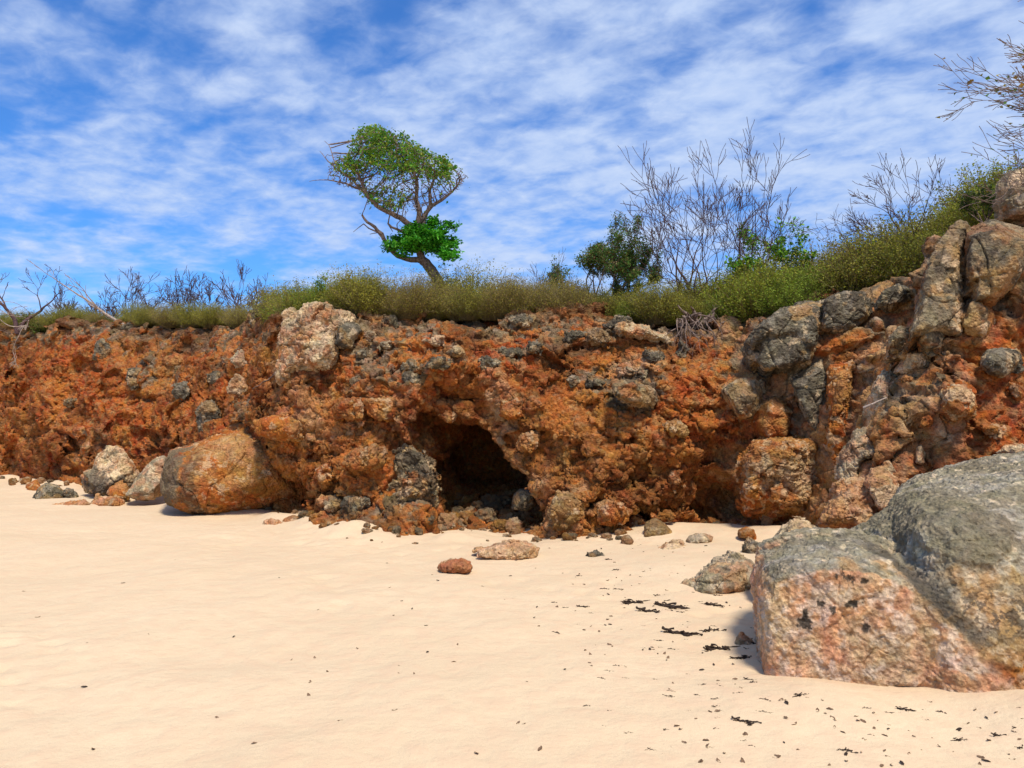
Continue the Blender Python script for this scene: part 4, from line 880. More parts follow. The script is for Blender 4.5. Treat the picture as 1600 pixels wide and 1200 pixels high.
class Grow:
    def __init__(s): s.pos = []; s.par = []; s.rad = []
    def node(s, p, par, r): s.pos.append(np.array(p, float)); s.par.append(par); s.rad.append(r); return len(s.pos) - 1
def branch(g, root, d, L, r, depth, rnd, up=.25, wander=.25, spread=.7, kids=(2, 4), shrink=.62, rmin=.0022, flatY=1.0, seg=7, wind=(0, 0, 0)):
    p = g.pos[root]; d = np.array(d, float); d /= np.linalg.norm(d); cur = root
    n = max(3, int(seg * (1 if depth > 1 else .7))); nodes = []
    for i in range(n):
        d = d + np.array([rnd.gauss(0, wander), rnd.gauss(0, wander) * flatY, rnd.gauss(0, wander)]) * .6 + np.array((wind[0], wind[1], up)) * .22
        d /= np.linalg.norm(d); p = p + d * (L / n); rr_ = max(rmin, r * (1 - .55 * (i + 1) / n)); cur = g.node(p, cur, rr_); nodes.append((cur, d.copy(), rr_))
    if depth <= 0: return
    k = rnd.randint(*kids)
    ch = [nodes[-1]] + [nodes[rnd.randint(n // 3, n - 1)] for _ in range(k - 1)]
    for j, (nd, dd, rn) in enumerate(ch):
        ax = np.array([rnd.gauss(0, 1), rnd.gauss(0, 1) * flatY, rnd.gauss(0, .55)]); ax -= dd * ax.dot(dd); ax /= max(np.linalg.norm(ax), 1e-6)
        sp = spread * (.35 if j == 0 else 1) * rnd.uniform(.6, 1.2)
        branch(g, nd, dd + ax * sp, L * shrink * rnd.uniform(.75, 1.25), rn * (.9 if j == 0 else .68), depth - 1, rnd, up, wander, spread, kids, shrink, rmin, flatY, seg, wind)
def bare_plant(name, label, cat, base, stems, mat, seed, group=None, thick=.012, leafpts=None, **kw):
    """stems: (direction, length, radius, depth). Thick wood is the trunk part, thin wood the twigs part"""
    g = Grow(); rnd = random.Random(seed); b0 = g.node((0, 0, -.16), -1, max(x[2] for x in stems))
    for d, L, r, dep in stems:
        root = g.node(np.array((rnd.uniform(-.04, .04), rnd.uniform(-.04, .04), -.06)), b0, r)
        branch(g, root, d, L, r, dep, rnd, **kw)
    rad = np.array(g.rad); th = rad > thick
    e = empty(name, base); tag(e, label, cat, group)
    if th.any() and (rad[np.array(g.par) >= 0] > thick).any():
        V, Q = tubes(g.pos, g.par, g.rad, 6, th); link('trunk', mesh_np('trunk', V, Q), mat, e)
    if (rad[np.array(g.par) >= 0] <= thick).any():
        V, Q = tubes(g.pos, g.par, g.rad, 4, ~th); link('twigs', mesh_np('twigs', V, Q), mat, e)
    return e, g
def base_at(px, Y, dz=0):
    x = at(px, 500, Y)[0]
    return (x, Y, float(Tz(np.array([x]), np.array([Y]))[0]) + dz)

GREEN = (.045, .17, .012); GREEN2 = (.09, .24, .02); OLV = (.32, .30, .03); OLV2 = (.38, .34, .045); OLB = (.37, .27, .06); DGR = (.035, .075, .022); YEL = (.32, .26, .04)
# ---- the windswept tree
def windswept():
    Y0 = 13.9; rng = np.random.default_rng(3)
    bx = base_at(690, Y0)
    g = Grow()
    def line(pts, r0, r1, par=-1, dy=0.0, start=None):
        P = [at(px, py, Y0 + dy * i / max(1, len(pts) - 1)) for i, (px, py) in enumerate(pts)]
        cur = par; ids = []
        tot = len(P) - 1; 
        if par == -1: cur = g.node(P[0], -1, r0); ids.append(cur)
        for i in range(tot):
            n = max(1, int(np.linalg.norm(P[i + 1] - P[i]) / .07))
            for j in range(1, n + 1):
                t = (i + j / n) / tot; q = P[i] + (P[i + 1] - P[i]) * j / n + rng.normal(size=3) * .006
                cur = g.node(q, cur, r0 + (r1 - r0) * t); ids.append(cur)
        return ids
    tr = line([(694, 492), (690, 462), (684, 440), (674, 422), (661, 406)], .112, .08)
    fork = tr[-1]
    a = line([(661, 406), (642, 406), (622, 400), (606, 384), (596, 366), (586, 356), (574, 347), (566, 336)], .055, .018, fork, -.25)
    line([(586, 356), (576, 356), (568, 350), (560, 356), (552, 362)], .014, .004, a[int(len(a) * .66)], -.1)
    line([(596, 366), (590, 364), (577, 366)], .012, .005, a[int(len(a) * .55)], .1)
    b0 = line([(661, 406), (655, 392), (650, 372), (640, 352)], .07, .055, fork, .0)
    bb = line([(640, 352), (626, 340), (608, 332), (590, 322), (575, 308), (566, 290), (560, 272), (548, 262)], .048, .016, b0[-1], -.2)
    c = line([(650, 372), (634, 366), (620, 358), (606, 350)], .035, .016, b0[len(b0) // 2], -.2)
    line([(606, 350), (614, 362)], .012, .006, c[-1])
    d = line([(650, 372), (654, 350), (656, 330), (650, 312), (652, 290), (646, 268), (632, 250)], .05, .014, b0[len(b0) // 2 + 1], .15)
    e = line([(654, 350), (664, 334), (676, 322), (690, 312), (706, 300), (718, 284)], .045, .012, b0[-2], .1)
    f = line([(656, 372), (664, 340), (672, 320), (672, 296), (680, 276), (694, 262)], .04, .012, b0[-3], .3)
    h = line([(590, 322), (570, 300), (548, 290), (530, 284), (512, 281), (500, 281), (482, 283)], .022, .003, bb[int(len(bb) * .45)], -.35)
    h2 = line([(575, 308), (552, 282), (534, 270), (518, 256), (508, 246), (500, 236)], .02, .004, bb[int(len(bb) * .6)], .2)
    line([(534, 270), (522, 252), (516, 232), (508, 220)], .012, .003, h2[len(h2) // 2], .1)
    n_sk = len(g.pos)
    crown = [(508, 272), (520, 250), (545, 238), (556, 208), (575, 198), (600, 201), (622, 210), (660, 232), (700, 250), (722, 262), (733, 275), (724, 292), (705, 306), (690, 316), (660, 326), (636, 330), (600, 326), (578, 318), (558, 300), (530, 292)]
    A = []
    xs = rng.uniform(500, 735, 16000); ys = rng.uniform(195, 332, 16000)
    ins = poly_sdf(xs, ys, crown) < 0; xs = xs[ins]; ys = ys[ins]
    cnt = 4600
    for px, py in zip(xs[:cnt], ys[:cnt]):
        q = (px - 620) / 120; dep = .75 * math.sqrt(max(.1, 1 - q * q)) * rng.uniform(-1, 1)
        A.append(at(px, py, Y0 + dep))
    A = np.array(A)
    # space colonisation
    pos = np.array(g.pos); par = list(g.par); step = .05
    alive = np.ones(len(A), bool)
    src = pos[80:] if False else pos
    D2 = ((A[:, None] - pos[None]) ** 2).sum(2); skip = np.arange(len(pos)) < len(tr); D2[:, skip] = 1e9
    near = D2.argmin(1); nd = D2.min(1)
    pos = list(pos)
    for it in range(80):
        m = alive & (nd < .62 ** 2)
        if not m.any(): break
        PP = np.array(pos); dirs = A[m] - PP[near[m]]; dirs /= np.linalg.norm(dirs, axis=1)[:, None]
        un, inv = np.unique(near[m], return_inverse=True)
        S_ = np.stack([np.bincount(inv, dirs[:, k], minlength=len(un)) for k in range(3)], 1)
        S_ += rng.normal(size=S_.shape) * .8; S_ += np.array((-.03, 0, .10)) * 1.0
        S_ /= np.linalg.norm(S_, axis=1)[:, None]
        new = PP[un] + S_ * step; st = len(pos)
        pos += list(new); par += list(un)
        dn = ((A[:, None] - new[None]) ** 2).sum(2); k = dn.argmin(1); v = dn.min(1)
        up = v < nd; near[up] = st + k[up]; nd[up] = v[up]
        alive &= nd > .07 ** 2
    pos = np.array(pos); par = np.array(par); n = len(pos)
    w = np.zeros(n); kids = np.bincount(par[par >= 0], minlength=n)
    r2 = np.where(kids == 0, .0034 ** 2.3, 0.)
    for i in range(n - 1, 0, -1):
        if r2[i] == 0: r2[i] = .0034 ** 2.3
        if par[i] >= 0: r2[par[i]] += r2[i]
    rad = np.minimum(r2 ** (1 / 2.3), .05)
    sk = np.array(g.rad); rad[:n_sk] = np.where(np.arange(n_sk) < n_sk, np.maximum(sk, np.minimum(rad[:n_sk], sk * 1.1)), 0)
    o0 = np.array(bx)
    E = empty('windswept_tree', tuple(bx)); tag(E, 'leaning windswept tree on the cliff top with a twisted trunk and green crown', 'tree')
    main = np.arange(n) < n_sk
    V, Q = tubes(pos - o0, par, rad, 8, main); link('trunk', mesh_np('trunk', V, Q), BARK, E)
    V, Q = tubes(pos - o0, par, rad, 4, ~main); link('branches', mesh_np('branches', V, Q), BARK, E)
    # foliage of the upper crown
    ppx, ppy = pxof(pos)
    G1 = [(536, 262), (548, 232), (560, 204), (585, 197), (622, 208), (662, 232), (698, 250), (708, 264), (704, 274), (672, 276), (640, 266), (610, 268), (585, 262), (560, 270)]
    G2 = [(550, 300), (575, 286), (620, 290), (640, 310), (620, 332), (585, 335), (560, 315)]
    d1 = poly_sdf(ppx, ppy, G1); d2 = poly_sdf(ppx, ppy, G2)
    tips = (kids == 0) | (rng.random(n) < .45)
    dens = fbm(pos, .28, 2, 71)
    C = []; CL = []
    for i in np.nonzero(tips & (np.arange(n) >= n_sk))[0]:
        if d1[i] < 0: k = 0 if dens[i] < -.35 else int(3 + 5 * (dens[i] > -.15) + 5 * (dens[i] > .12))
        elif d2[i] < 0: k = 3 if dens[i] > -.1 else 1
        elif d1[i] < 14: k = 3 if dens[i] > 0 else 0
        else: k = 1 if rng.random() < .12 else 0
        for _ in range(k): C.append(pos[i] + rng.normal(size=3) * (.045, .06, .035)); CL.append(i)
    C = np.array(C); 
    shade = fbm(C, .35, 2, 75)
    V, T, c = leaves(C - o0, .052, [(.11, .30, .02), (.20, .36, .03), (.06, .22, .02), (.30, .34, .04), (.16, .26, .03)], rng, .7, .33)
    link('crown', mesh_np('crown', V, T, c, False), LEAF, E)
    # lower dense clump
    CP_ = [(602, 390), (610, 368), (636, 354), (648, 344), (680, 341), (700, 346), (714, 352), (706, 366), (716, 386), (713, 400), (698, 409), (684, 400), (650, 392), (626, 402), (606, 398)]
    cs = []
    while len(cs) < 75:
        x, y = rng.uniform(600, 716), rng.uniform(341, 409)
        if poly_sdf(np.array([x]), np.array([y]), CP_)[0] < -3: cs.append(at(x, y, Y0 + rng.uniform(-.42, .42)))
    C = np.concatenate([q + rng.normal(size=(110, 3)) * (.062, .085, .035) for q in cs])
    V, T, c = leaves(C - o0, .062, [(.05, .30, .014), (.09, .38, .02), (.035, .20, .012), (.14, .44, .03)], rng, .35, .38)
    o = link('leaf_clump', mesh_np('leaf_clump', V, T, c, False), LEAF, E); o['label'] = 'dense bright green clump of leaves low on the trunk'
windswept()

# ---- bare trees and bushes
bare_plant('bare_tree', 'many stemmed bare purple-grey tree spreading left, beside the dark green bush', 'tree', base_at(1100, 12.9), [((.35, .1, 1.4), .8, .022, 4), ((-.75, .1, 1.3), .85, .044, 5), ((-.25, .3, 1.5), .95, .046, 5), ((.15, -.2, 1.5), .9, .026, 5), ((-1.1, -.2, 1.0), .8, .022, 5), ((-.5, -.3, 1.4), .9, .022, 5)], BARK_RED, 21, up=.22, wander=.21, spread=.75, kids=(2, 3), shrink=.73, flatY=.8, rmin=.0036)
bare_plant('bare_tree', 'tallest bare tree with upright stems reaching into the clouds', 'tree', base_at(1160, 13.2), [((-.22, .1, 1.5), .82, .066, 6), ((.28, 0, 1.5), .76, .056, 5), ((.5, .3, 1.1), .7, .025, 4)], BARK_RED, 34, up=.34, wander=.22, spread=.68, kids=(2, 3), shrink=.74, flatY=.8, rmin=.0036)
bare_plant('bare_tree', 'small bare tree standing right of the leafy green one', 'tree', base_at(1252, 13.6), [((-.15, 0, 1.2), .65, .018, 4), ((.4, .2, 1.2), .6, .016, 4)], BARK_RED, 23, up=.4, wander=.16, spread=.6, kids=(2, 4), shrink=.66)
bare_plant('bare_tree', 'wide fan shaped bare tree on the right skyline', 'tree', base_at(1440, 12.0, .15), [((-.9, .1, 1.0), .82, .03, 5), ((-.2, .2, 1.2), .92, .034, 5), ((.5, .1, 1.1), .84, .03, 5), ((.95, 0, .75), .7, .024, 4)], BARK_RED, 24, up=.12, wander=.18, spread=.65, kids=(2, 4), shrink=.66, rmin=.0032)
bare_plant('dead_branch', 'pinkish twisted dead branch reaching left beneath the fan shaped tree', 'branch', base_at(1392, 11.6, .25), [((-.9, .1, .55), .60, .026, 4), ((-.6, -.1, .8), .45, .018, 3)], BARK_RED, 25, up=.0, wander=.34, spread=.85, kids=(2, 4), shrink=.66)
bare_plant('bare_bush', 'bare grey bush low left of the dark green bush', 'bush', base_at(866, 13.8), [((-.5, 0, 1), .45, .012, 4), ((.1, .2, 1.2), .5, .012, 4), ((.5, 0, 1), .4, .010, 4)], BARK_RED, 26, up=.2, wander=.16, spread=.6, kids=(2, 3), shrink=.66)
bare_plant('bare_bush', 'thin bare twigs standing right of the windswept tree above the long hedge', 'bush', base_at(800, 13.9), [((-.4, 0, 1), .4, .009, 3), ((.3, .2, 1.2), .42, .009, 3)], BARK_RED, 27, up=.2, wander=.16, spread=.6, kids=(2, 3), shrink=.66)
bare_plant('bare_bush', 'pale bare twigs low at the right end of the cliff top hedge', 'bush', base_at(1285, 13.0), [((-.4, 0, 1), .45, .012, 4), ((.4, .2, 1.2), .5, .012, 4)], BARK_RED, 28, up=.2, wander=.2, spread=.7, kids=(2, 4), shrink=.66)
LB = [(108, 23, .50, 'bare bush on the left skyline, just right of the twisted dead tree'), (205, 22.5, .78, 'tallest loose bare bush on the left skyline behind the leaning branch'), (278, 22, .70, 'dense rounded bare bush in the middle of the left skyline'), (352, 21, .82, 'upright bare bush on the left skyline left of the dark block'), (412, 19, .55, 'low reddish bare bush behind the dark block on the left cliff edge'), (160, 23.5, .45, 'faint low bare bush between two taller ones at far left')]
for i, (px, Y, s, lab) in enumerate(LB):
    bare_plant('bare_bush', lab, 'bush', base_at(px, Y), [((math.cos(a) * .8 + .01, math.sin(a) * .4, 1), s * .98, .024, 4) for a in (.2, 1.2, 2.1, 3.0, 4.4, 5.2)], BARK_RED, 60 + i, up=.2, wander=.22, spread=.7, kids=(2, 4), shrink=.66, rmin=.005)
bare_plant('dead_tree', 'twisted dead reddish tree at the far left edge', 'tree', base_at(28, 20.9), [((-.35, 0, 1.1), .95, .06, 4), ((.45, 0, 1.0), .85, .055, 4)], BARK_RED, 72, up=.35, wander=.3, spread=.75, kids=(2, 3), shrink=.62, rmin=.005, thick=.02)
bare_plant('dead_branch', 'pale dead branch leaning left over the left cliff rim', 'branch', base_at(198, 18.9), [((-1.0, 0, .75), 1.3, .04, 3)], BARK_PALE, 73, up=.12, wander=.16, spread=.7, kids=(2, 3), shrink=.5, rmin=.005, thick=.02)
bare_plant('dead_branch', 'pale thin dead twigs hanging over the cliff rim at the far left edge', 'branch', base_at(40, 20.0), [((-1.0, -.3, .1), .7, .018, 3), ((.9, -.3, .25), .6, .016, 3), ((-.3, -.6, -.3), .6, .012, 3)], BARK_PALE, 74, up=0, wander=.3, spread=.8, kids=(2, 3), shrink=.6, rmin=.005)
bare_plant('dead_stump', 'broken dead stump with curled twigs left of the windswept tree', 'stump', base_at(584, 13.7, .1), [((.15, 0, 1.0), .40, .05, 0), ((-.2, 0, 1.1), .42, .02, 2), ((-.9, 0, .9), .5, .012, 3)], BARK, 77, up=.0, wander=.25, spread=.8, kids=(2, 3), shrink=.6, thick=.015)
# the tree cut by the right edge
e, g = bare_plant('overhanging_tree', 'half bare tree leaning in from the right edge with a few yellow leaves', 'tree', base_at(1760, 9.9), [((-.75, 0, 1.2), .9, .06, 5), ((-.3, -.1, 1.4), 1.1, .06, 5), ((-1.2, .1, .75), .95, .05, 5), ((-1.3, -.1, .35), .8, .035, 4)], BARK, 86, up=.10, wander=.2, spread=.7, kids=(2, 4), shrink=.68, wind=(-.25, 0, 0), thick=.02, rmin=.0035)
rng = np.random.default_rng(9); P_ = np.array(g.pos); rad_ = np.array(g.rad); tp = P_[(rad_ < .009)]; tp = tp[rng.random(len(tp)) < .05]
V, T, c = leaves(tp + rng.normal(size=tp.shape) * .01, .06, [(.10, .2, .03), (.3, .25, .04), (.35, .22, .06), (.07, .14, .03)], rng, .5, .4); link('leaves', mesh_np('leaves', V, T, c, False), LEAF, e)
# leafy small tree and the dark bush
def leafy(name, label, cat, base, stems, seed, cols, size, per, jit, keep=.6, mat=BARK, asp=.4, **kw):
    e, g = bare_plant(name, label, cat, base, stems, mat, seed, **kw); rng = np.random.default_rng(seed)
    P_ = np.array(g.pos); r_ = np.array(g.rad); tp = P_[r_ <= np.percentile(r_, 62)]; tp = tp[rng.random(len(tp)) < keep]
    C = np.repeat(tp, per, 0) + rng.normal(size=(len(tp) * per, 3)) * jit
    V, T, c = leaves(C, size, cols, rng, .6, asp); link('crown', mesh_np('crown', V, T, c, False), LEAF, e); return e
leafy('leafy_tree', 'small tree with sparse yellow-green leaves in front of the tallest bare tree', 'tree', base_at(1205, 12.9), [((-.3, 0, 1.2), .6, .03, 4), ((.35, .1, 1.2), .64, .028, 4), ((.0, -.2, 1.3), .78, .026, 4)], 91, [(.12, .32, .02), (.24, .42, .03), (.08, .2, .02)], .06, 4, .03, .55, up=.15, wander=.2, spread=.75, kids=(2, 3), shrink=.62)
leafy('dark_bush', 'dense rounded dark green thorny bush left of the bare trees', 'bush', base_at(945, 13.4), [((math.cos(a) * 1.15, math.sin(a) * .9, .85), .66, .035, 5) for a in (.1, .9, 1.7, 2.6, 3.3, 4.1, 4.9, 5.6)], 92, [(.05, .15, .035), (.09, .19, .03), (.16, .21, .04), (.19, .12, .05)], .03, 8, .03, .8, up=.28, wander=.2, spread=.7, kids=(2, 3), shrink=.66)

# ---- scrub shrubs along the rim (shared meshes, every shrub an object of its own)
def scrub(seed, cols, n=420, lean=.95, leaf=.027, per=30, twigcol=0):
    rng = np.random.default_rng(seed); C = []; tp = []; tpar = []; tr = []
    for i in range(n):
        a = rng.uniform(0, 2 * math.pi); rr_ = rng.uniform(0, 1) ** .6; base = np.array([math.cos(a), math.sin(a), 0]) * rr_ * .2
        dr = np.array([math.cos(a) * rr_ * lean, math.sin(a) * rr_ * lean, 1]) + rng.normal(size=3) * .16; dr /= np.linalg.norm(dr)
        L = rng.uniform(.45, 1.0) ** .6 * (1 - .12 * rr_) * (1 + .25 * math.sin(a * 2 + seed) * rr_); p = base.copy(); d = dr; k0 = len(tp); tp.append(p); tpar.append(-1); tr.append(.006)
        m = 6
        for j in range(m):
            d = d + rng.normal(size=3) * .13; d /= np.linalg.norm(d); p = p + d * L / m; tp.append(p); tpar.append(len(tp) - 2); tr.append(.0045 - .0005 * j)
            if j >= 1:
                for _ in range(per // 4 + 1): C.append(p + rng.normal(size=3) * (.035, .035, .04))
    V, Q = tubes(tp, tpar, tr, 3); Vl, T, c = leaves(np.array(C), leaf, cols, rng, .9, .35, .14)
    return mesh_np('twigs', V, Q), mesh_np('foliage', Vl, T, c, False)
SC = {'olive': [scrub(1, [OLV, OLV2, (.20, .20, .025)]), scrub(2, [OLV, OLV2, (.16, .18, .04)], lean=.95)],
      'brown': [scrub(3, [OLB, OLV2, (.22, .17, .075)], leaf=.024, per=26), scrub(4, [OLB, OLV, (.24, .18, .08)], lean=1.0, leaf=.024, per=26)],
      'green': [scrub(5, [(.24, .34, .03), (.29, .36, .04), (.20, .29, .03)], leaf=.031), scrub(6, [(.25, .33, .03), (.31, .35, .035), OLV], lean=.9, leaf=.029)]}
CW = {'olive': 'yellow-olive', 'brown': 'brownish', 'green': 'fresh green'}
def top_py(px):
    return float(np.interp(px, [-200, 0, 60, 200, 230, 400, 440, 470, 520, 600, 680, 720, 900, 960, 1090, 1180, 1290, 1330, 1400, 1470, 1520, 1560, 1700], [485, 486, 488, 484, 478, 476, 470, 442, 432, 432, 438, 436, 448, 452, 446, 438, 425, 408, 372, 345, 312, 296, 280]))
rs = random.Random(17)
def shrub(px, Y, kind, lab, hk=1.0, wk=1.0, sink=.06):
    b = base_at(px, Y, -sink); zt = at(px, top_py(px), Y)[2]; h = max(.25, (zt - b[2]) * hk * (1.14 if px < 1120 else 1.25))
    tw, fo = SC[kind][rs.randrange(2)]
    e = empty('shrub', b); tag(e, lab, 'shrub', 'scrub shrubs along the cliff rim')
    sx = h * wk * rs.uniform(.95, 1.15); e.scale = (sx, sx, h * 1.02); e.rotation_euler = (rs.uniform(-.06, .06), rs.uniform(-.06, .06), rs.uniform(0, 6.3))
    a = bpy.data.objects.new('twigs', tw); f = bpy.data.objects.new('foliage', fo)
    for o, m in ((a, SHRUBTWIG), (f, LEAF)):
        COL.objects.link(o); o.parent = e
        if not o.data.materials: o.data.materials.append(m)
    return e
def rimY(px):
    # distance of the rim along this sight line
    lo, hi = 8.0, 32.0
    for _ in range(30):
        m = (lo + hi) / 2; x = (px - 800) / FPX * m
        if m > np.interp(x, _t[:, 0], _t[:, 1]): hi = m
        else: lo = m
    return hi
ORD = ['first', 'second', 'third', 'fourth', 'fifth', 'sixth', 'seventh', 'eighth', 'ninth', 'tenth', 'eleventh', 'twelfth', 'thirteenth', 'fourteenth', 'fifteenth', 'sixteenth', 'seventeenth', 'eighteenth', 'nineteenth', 'twentieth']
SEGS = [(-120, 385, 15, ['olive', 'olive', 'brown'], 'left cliff, from the left edge', .1, 1.0),
        (445, 560, 5, ['green', 'olive', 'green', 'green', 'olive'], 'rightwards from the cream outcrop', .3, .95),
        (575, 690, 5, ['olive', 'brown', 'brown', 'brown', 'olive'], 'rightwards below the windswept tree', .15, .9),
        (715, 905, 9, ['brown', 'olive', 'brown', 'brown'], 'from the windswept tree to the dark bush', .1, .9),
        (925, 1085, 7, ['olive', 'olive', 'green'], 'rightwards from the dark bush', .1, .9),
        (1130, 1300, 8, ['green', 'olive', 'green'], 'rightwards beneath the tall bare trees', .25, 1.0),
        (1318, 1480, 9, ['olive', 'brown', 'olive', 'green'], 'up the slope to the tower rock', .3, 1.0),
        (1500, 1640, 5, ['olive', 'green'], 'rightwards behind the tower rock', .6, 1.0)]
for (a, b, n, kinds, where, dy, wk) in SEGS:
    for row in range(2):
        for i in range(n):
            px = a + (b - a) * (i + .5 * row) / (n - .5) + rs.uniform(-5, 5); k = kinds[(i + row) % len(kinds)]
            Y = rimY(px) + dy + row * rs.uniform(.6, .95) + rs.uniform(-.08, .08)
            shrub(px, Y, k, '%s %s shrub, %s row, %s' % (ORD[i], CW[k], ('front', 'back')[row], where), hk=rs.choice((rs.uniform(.55, .8), rs.uniform(.85, 1.18))) * (1, 1.03)[row], wk=wk)
shrub(636, rimY(636) - .02, 'brown', 'round brown scrub shrub hanging forward over the rim beneath the windswept tree', .75, 1.15)
shrub(1215, rimY(1215) - .1, 'green', 'bright green shrub leaning over the rim next to the black and cream dome', .8, 1.1)
leafy('leafy_bush', 'loose fresh green leafy bush rising left of the windswept tree', 'bush', base_at(520, 13.7), [((math.cos(a) * .9, math.sin(a) * .6, .9), .34, .014, 4) for a in (.2, 1.3, 2.4, 3.3, 4.5)], 94, [(.14, .28, .02), (.09, .2, .02), (.2, .3, .04)], .034, 3, .03, .6, up=.15, wander=.2, spread=.7, kids=(2, 3), shrink=.62)
leafy('leafy_bush', 'dark green leafy bush just left of the windswept tree trunk', 'bush', base_at(632, 14.0), [((math.cos(a) * 1.1, math.sin(a) * .6, .9), .34, .014, 4) for a in (.2, 1.3, 2.4, 3.3, 4.5)], 95, [(.05, .13, .02), (.04, .10, .025)], .034, 3, .03, .6, up=.1, wander=.2, spread=.7, kids=(2, 3), shrink=.6)
leafy('leafy_bush', 'dark green bush beside the upright block on the right skyline', 'bush', base_at(1545, 10.9, .2), [((math.cos(a) * .9, math.sin(a) * .6, .9), .22, .012, 4) for a in (.2, 1.3, 2.4, 3.3, 4.5)], 96, [(.07, .14, .02), (.04, .08, .015), (.16, .17, .03)], .026, 3, .025, .7, up=.2, wander=.2, spread=.6, kids=(2, 3), shrink=.62)
leafy('leafy_bush', 'green bush drooping over the far left cliff corner', 'bush', base_at(20, 21.5, -.1), [((math.cos(a) * 1.2, -.5, .25), .55, .014, 4) for a in (.2, 1.0, 1.8, 2.6)], 97, [(.10, .15, .02), (.16, .18, .04)], .04, 4, .05, .7, up=-.05, wander=.25, spread=.7, kids=(2, 3), shrink=.62)

# ---- roots, twigs and litter
def strand(name, label, cat, pts, r, mat, group=None, k=5, par=None):
    P = np.array(pts, float); o0 = P[0].copy(); P = P - o0
    V, Q = tubes(P, np.arange(len(P)) - 1, np.linspace(r, r * .4, len(P)), k)
    o = link(name, mesh_np(name, V, Q), mat, par, tuple(o0)); 
    if cat: tag(o, label, cat, group)
    return o
def surf_line(pix, off=.02):
    P = []
    for (a, b), (c, d) in zip(pix[:-1], pix[1:]):
        for t in np.arange(0, 1, .2):
            l, n_ = hit(a + (c - a) * t, b + (d - b) * t)
            if l is not None and (not P or abs(l[1] - P[-1][1]) < .4): P.append(l + n_ * off)
    return P
strand('root', 'dark dry root trailing down the slope below the salmon block', 'root', surf_line([(478, 556), (455, 562), (440, 572), (425, 590), (405, 602), (385, 615)]), .018, BARK)
strand('dead_stick', 'pale dead stick lying across the left edge of the buttress', 'stick', [at(1350, 637, 8.35), at(1362, 632, 8.3), at(1374, 626, 8.3), at(1386, 621, 8.35)], .016, BARK_PALE)
rt = empty('root_stump', tuple(at(1090, 500, 12.1))); tag(rt, 'knot of dry roots hanging over the rim under the bare trees', 'roots')
rr2 = random.Random(8); gr = Grow()
for i in range(16):
    root = gr.node((rr2.uniform(-.3, .35), rr2.uniform(-.1, .1), rr2.uniform(-.02, .08)), -1, .016)
    branch(gr, root, (rr2.uniform(-.6, .8), -.7, rr2.uniform(-.9, .1)), rr2.uniform(.25, .5), .014, 2, rr2, up=-.5, wander=.35, spread=.7, kids=(2, 3), rmin=.0025)
V, Q = tubes(gr.pos, gr.par, gr.rad, 4); link('root', mesh_np('root', V, Q), BARK, rt)
g3 = Grow()
for i in range(5):
    root = g3.node((rr2.uniform(-.3, .3), .1, -.05), -1, .05); branch(g3, root, (rr2.uniform(-.5, .5), -.2, .8), .25, .05, 1, rr2, up=0, wander=.4, kids=(1, 2))
V, Q = tubes(g3.pos, g3.par, g3.rad, 7); link('stump', mesh_np('stump', V, Q), BARK, rt)

weeds = []
for k in range(5):
    r5 = random.Random(40 + k); g5 = Grow()
    for i in range(9 + 3 * k):
        a = r5.uniform(0, 6.3); root = g5.node((r5.gauss(0, .16), r5.gauss(0, .08), .03), -1, .03); p = g5.pos[root]; c = root
        for j in range(7): a += r5.gauss(0, .8); p = p + np.array((math.cos(a) * .07, math.sin(a) * .045, r5.gauss(0, .02))); p[2] = min(max(p[2], .01), .12); c = g5.node(p, c, .028 * r5.uniform(.5, 1.2))
    V, Q = tubes(g5.pos, g5.par, g5.rad, 4); weeds.append(mesh_np('seaweed_clump', V / .5, Q))
def ground_at(px, py):
    d = at(px, py, 10) - np.array((0, 0, CAMZ)); t = -CAMZ / d[2]; x, y = d[0] * t, d[1] * t
    for _ in range(3): z = sand_z(x, y); t = (z - CAMZ) / d[2]; x, y = d[0] * t, d[1] * t
    return x, y, sand_z(x, y)
def weed(px, py, wpx, lab, grp=None, rot=None):
    x, y, z = ground_at(px, py); o = bpy.data.objects.new('seaweed_clump', weeds[rs.randrange(5)]); COL.objects.link(o)
    if not o.data.materials: o.data.materials.append(WEED)
    s = wpx * y / FPX; o.location = (x, y, z - .003); o.scale = (s * .8, s * .6, s * .75); o.rotation_euler[2] = rs.uniform(-.5, .5) if rot is None else rot; tag(o, lab, 'seaweed', grp)
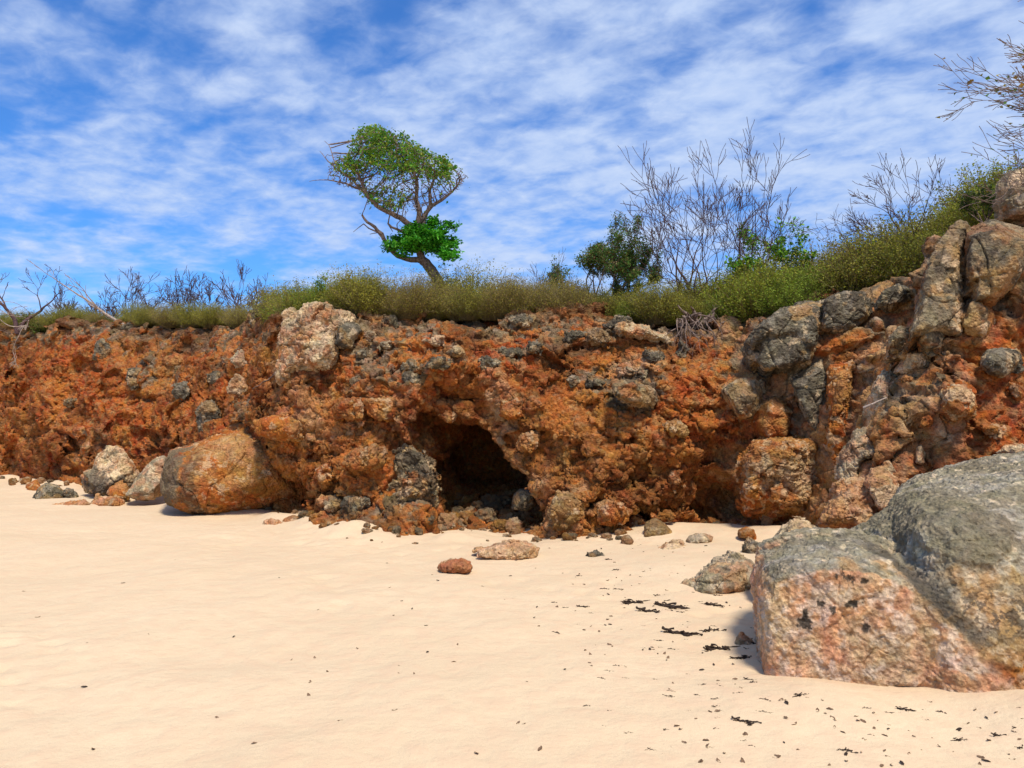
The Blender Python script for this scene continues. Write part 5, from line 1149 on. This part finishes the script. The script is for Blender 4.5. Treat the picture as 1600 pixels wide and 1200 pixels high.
W = [(1155, 1127, 30, 'largest black seaweed clump, low in front of the big boulder'), (1158, 1028, 22, 'black seaweed clump close to the left corner of the big boulder'), (1050, 990, 42, 'long black seaweed clump left of the big boulder'), (1105, 986, 26, 'compact black seaweed clump left of the pointed shard'),
     (992, 942, 28, 'black seaweed clump highest on the sand below the cliff'), (1008, 957, 36, 'wispy seaweed strand below the highest clump'), (1125, 1014, 34, 'spread seaweed strand in front of the pointed shard'), (1040, 948, 40, 'thin seaweed strand next to the pale green-white rock'), (1112, 945, 22, 'small seaweed scrap under the pale green-white rock'),
     (906, 948, 14, 'small black seaweed scrap left of the others'), (1168, 1062, 16, 'small seaweed scrap below the left corner of the boulder'), (1250, 1086, 18, 'brown seaweed scrap under the front edge of the boulder'), (1410, 1108, 20, 'flat seaweed scrap in front of the boulder middle'), (1474, 1112, 12, 'small upright seaweed scrap at the sand mound'),
     (1500, 1156, 18, 'black seaweed scrap low on the right sand'), (1560, 1150, 24, 'seaweed strand on the right sand mound'), (1595, 1168, 18, 'dark seaweed scrap cut by the right edge'), (1316, 1172, 20, 'elongated seaweed scrap at the bottom right'), (1192, 1092, 12, 'tiny black scrap right above the largest clump'), (1118, 1104, 12, 'tiny black scrap left of the largest clump'), (1180, 1006, 16, 'dark seaweed wedge right at the shard')]
for a in W: weed(*a)
for i in range(120):
    t = rs.random(); px = rs.choice([rs.gauss(1020, 90), rs.uniform(900, 1180), rs.uniform(1000, 1600)]); py = 870 + (rs.random() ** .8) * 310
    if px > 1180 and py < 1100: continue
    weed(px, py, rs.uniform(4, 11), 'small dark scrap of dried seaweed on the sand', 'small seaweed scraps on the sand')
leafm = []
for k in range(4):
    rg = np.random.default_rng(60 + k); n = 7; t = np.linspace(0, 1, n); w = np.sin(t * math.pi) ** .7 * .24; curl = .25 * np.sin(t * 3 + k) * rg.uniform(.5, 1.3); x = t - .5
    V = np.concatenate([np.stack([x, w, curl * .5 + .12 * rg.random(n) + .06], 1), np.stack([x, 0 * w, curl * .5 + .02], 1), np.stack([x, -w, curl * .5 + .12 * rg.random(n) + .06], 1)])
    Q = np.array([[i + a * n, i + 1 + a * n, i + 1 + (a + 1) * n, i + (a + 1) * n] for a in (0, 1) for i in range(n - 1)]); V[:, 2] -= V[:, 2].min()
    leafm.append(mesh_np('dry_leaf', V, Q))
for i in range(300):
    u = rs.random()
    if u < .45: px, py = rs.uniform(1020, 1600), rs.uniform(1010, 1198)
    elif u < .85: px, py = rs.gauss(1000, 110), 850 + 200 * rs.random() ** 1.5
    else: px, py = rs.uniform(20, 1000), rs.uniform(850, 1195)
    if px > 1170 and py < 1085 or px > 1440 and py < 1095: continue
    x, y, z = ground_at(px, py); o = bpy.data.objects.new('dry_leaf', leafm[rs.randrange(4)]); COL.objects.link(o)
    if not o.data.materials: o.data.materials.append(rs.choice((DRY, WEED)))
    s = rs.uniform(.018, .042); o.location = (x, y, z - .002); o.scale = (s, s, s); o.rotation_euler = (rs.uniform(-.4, .4), rs.uniform(-.4, .4), rs.uniform(0, 6.3))
    tag(o, 'small curled dry leaf lying on the sand', 'leaf', 'dry leaves strewn over the sand')
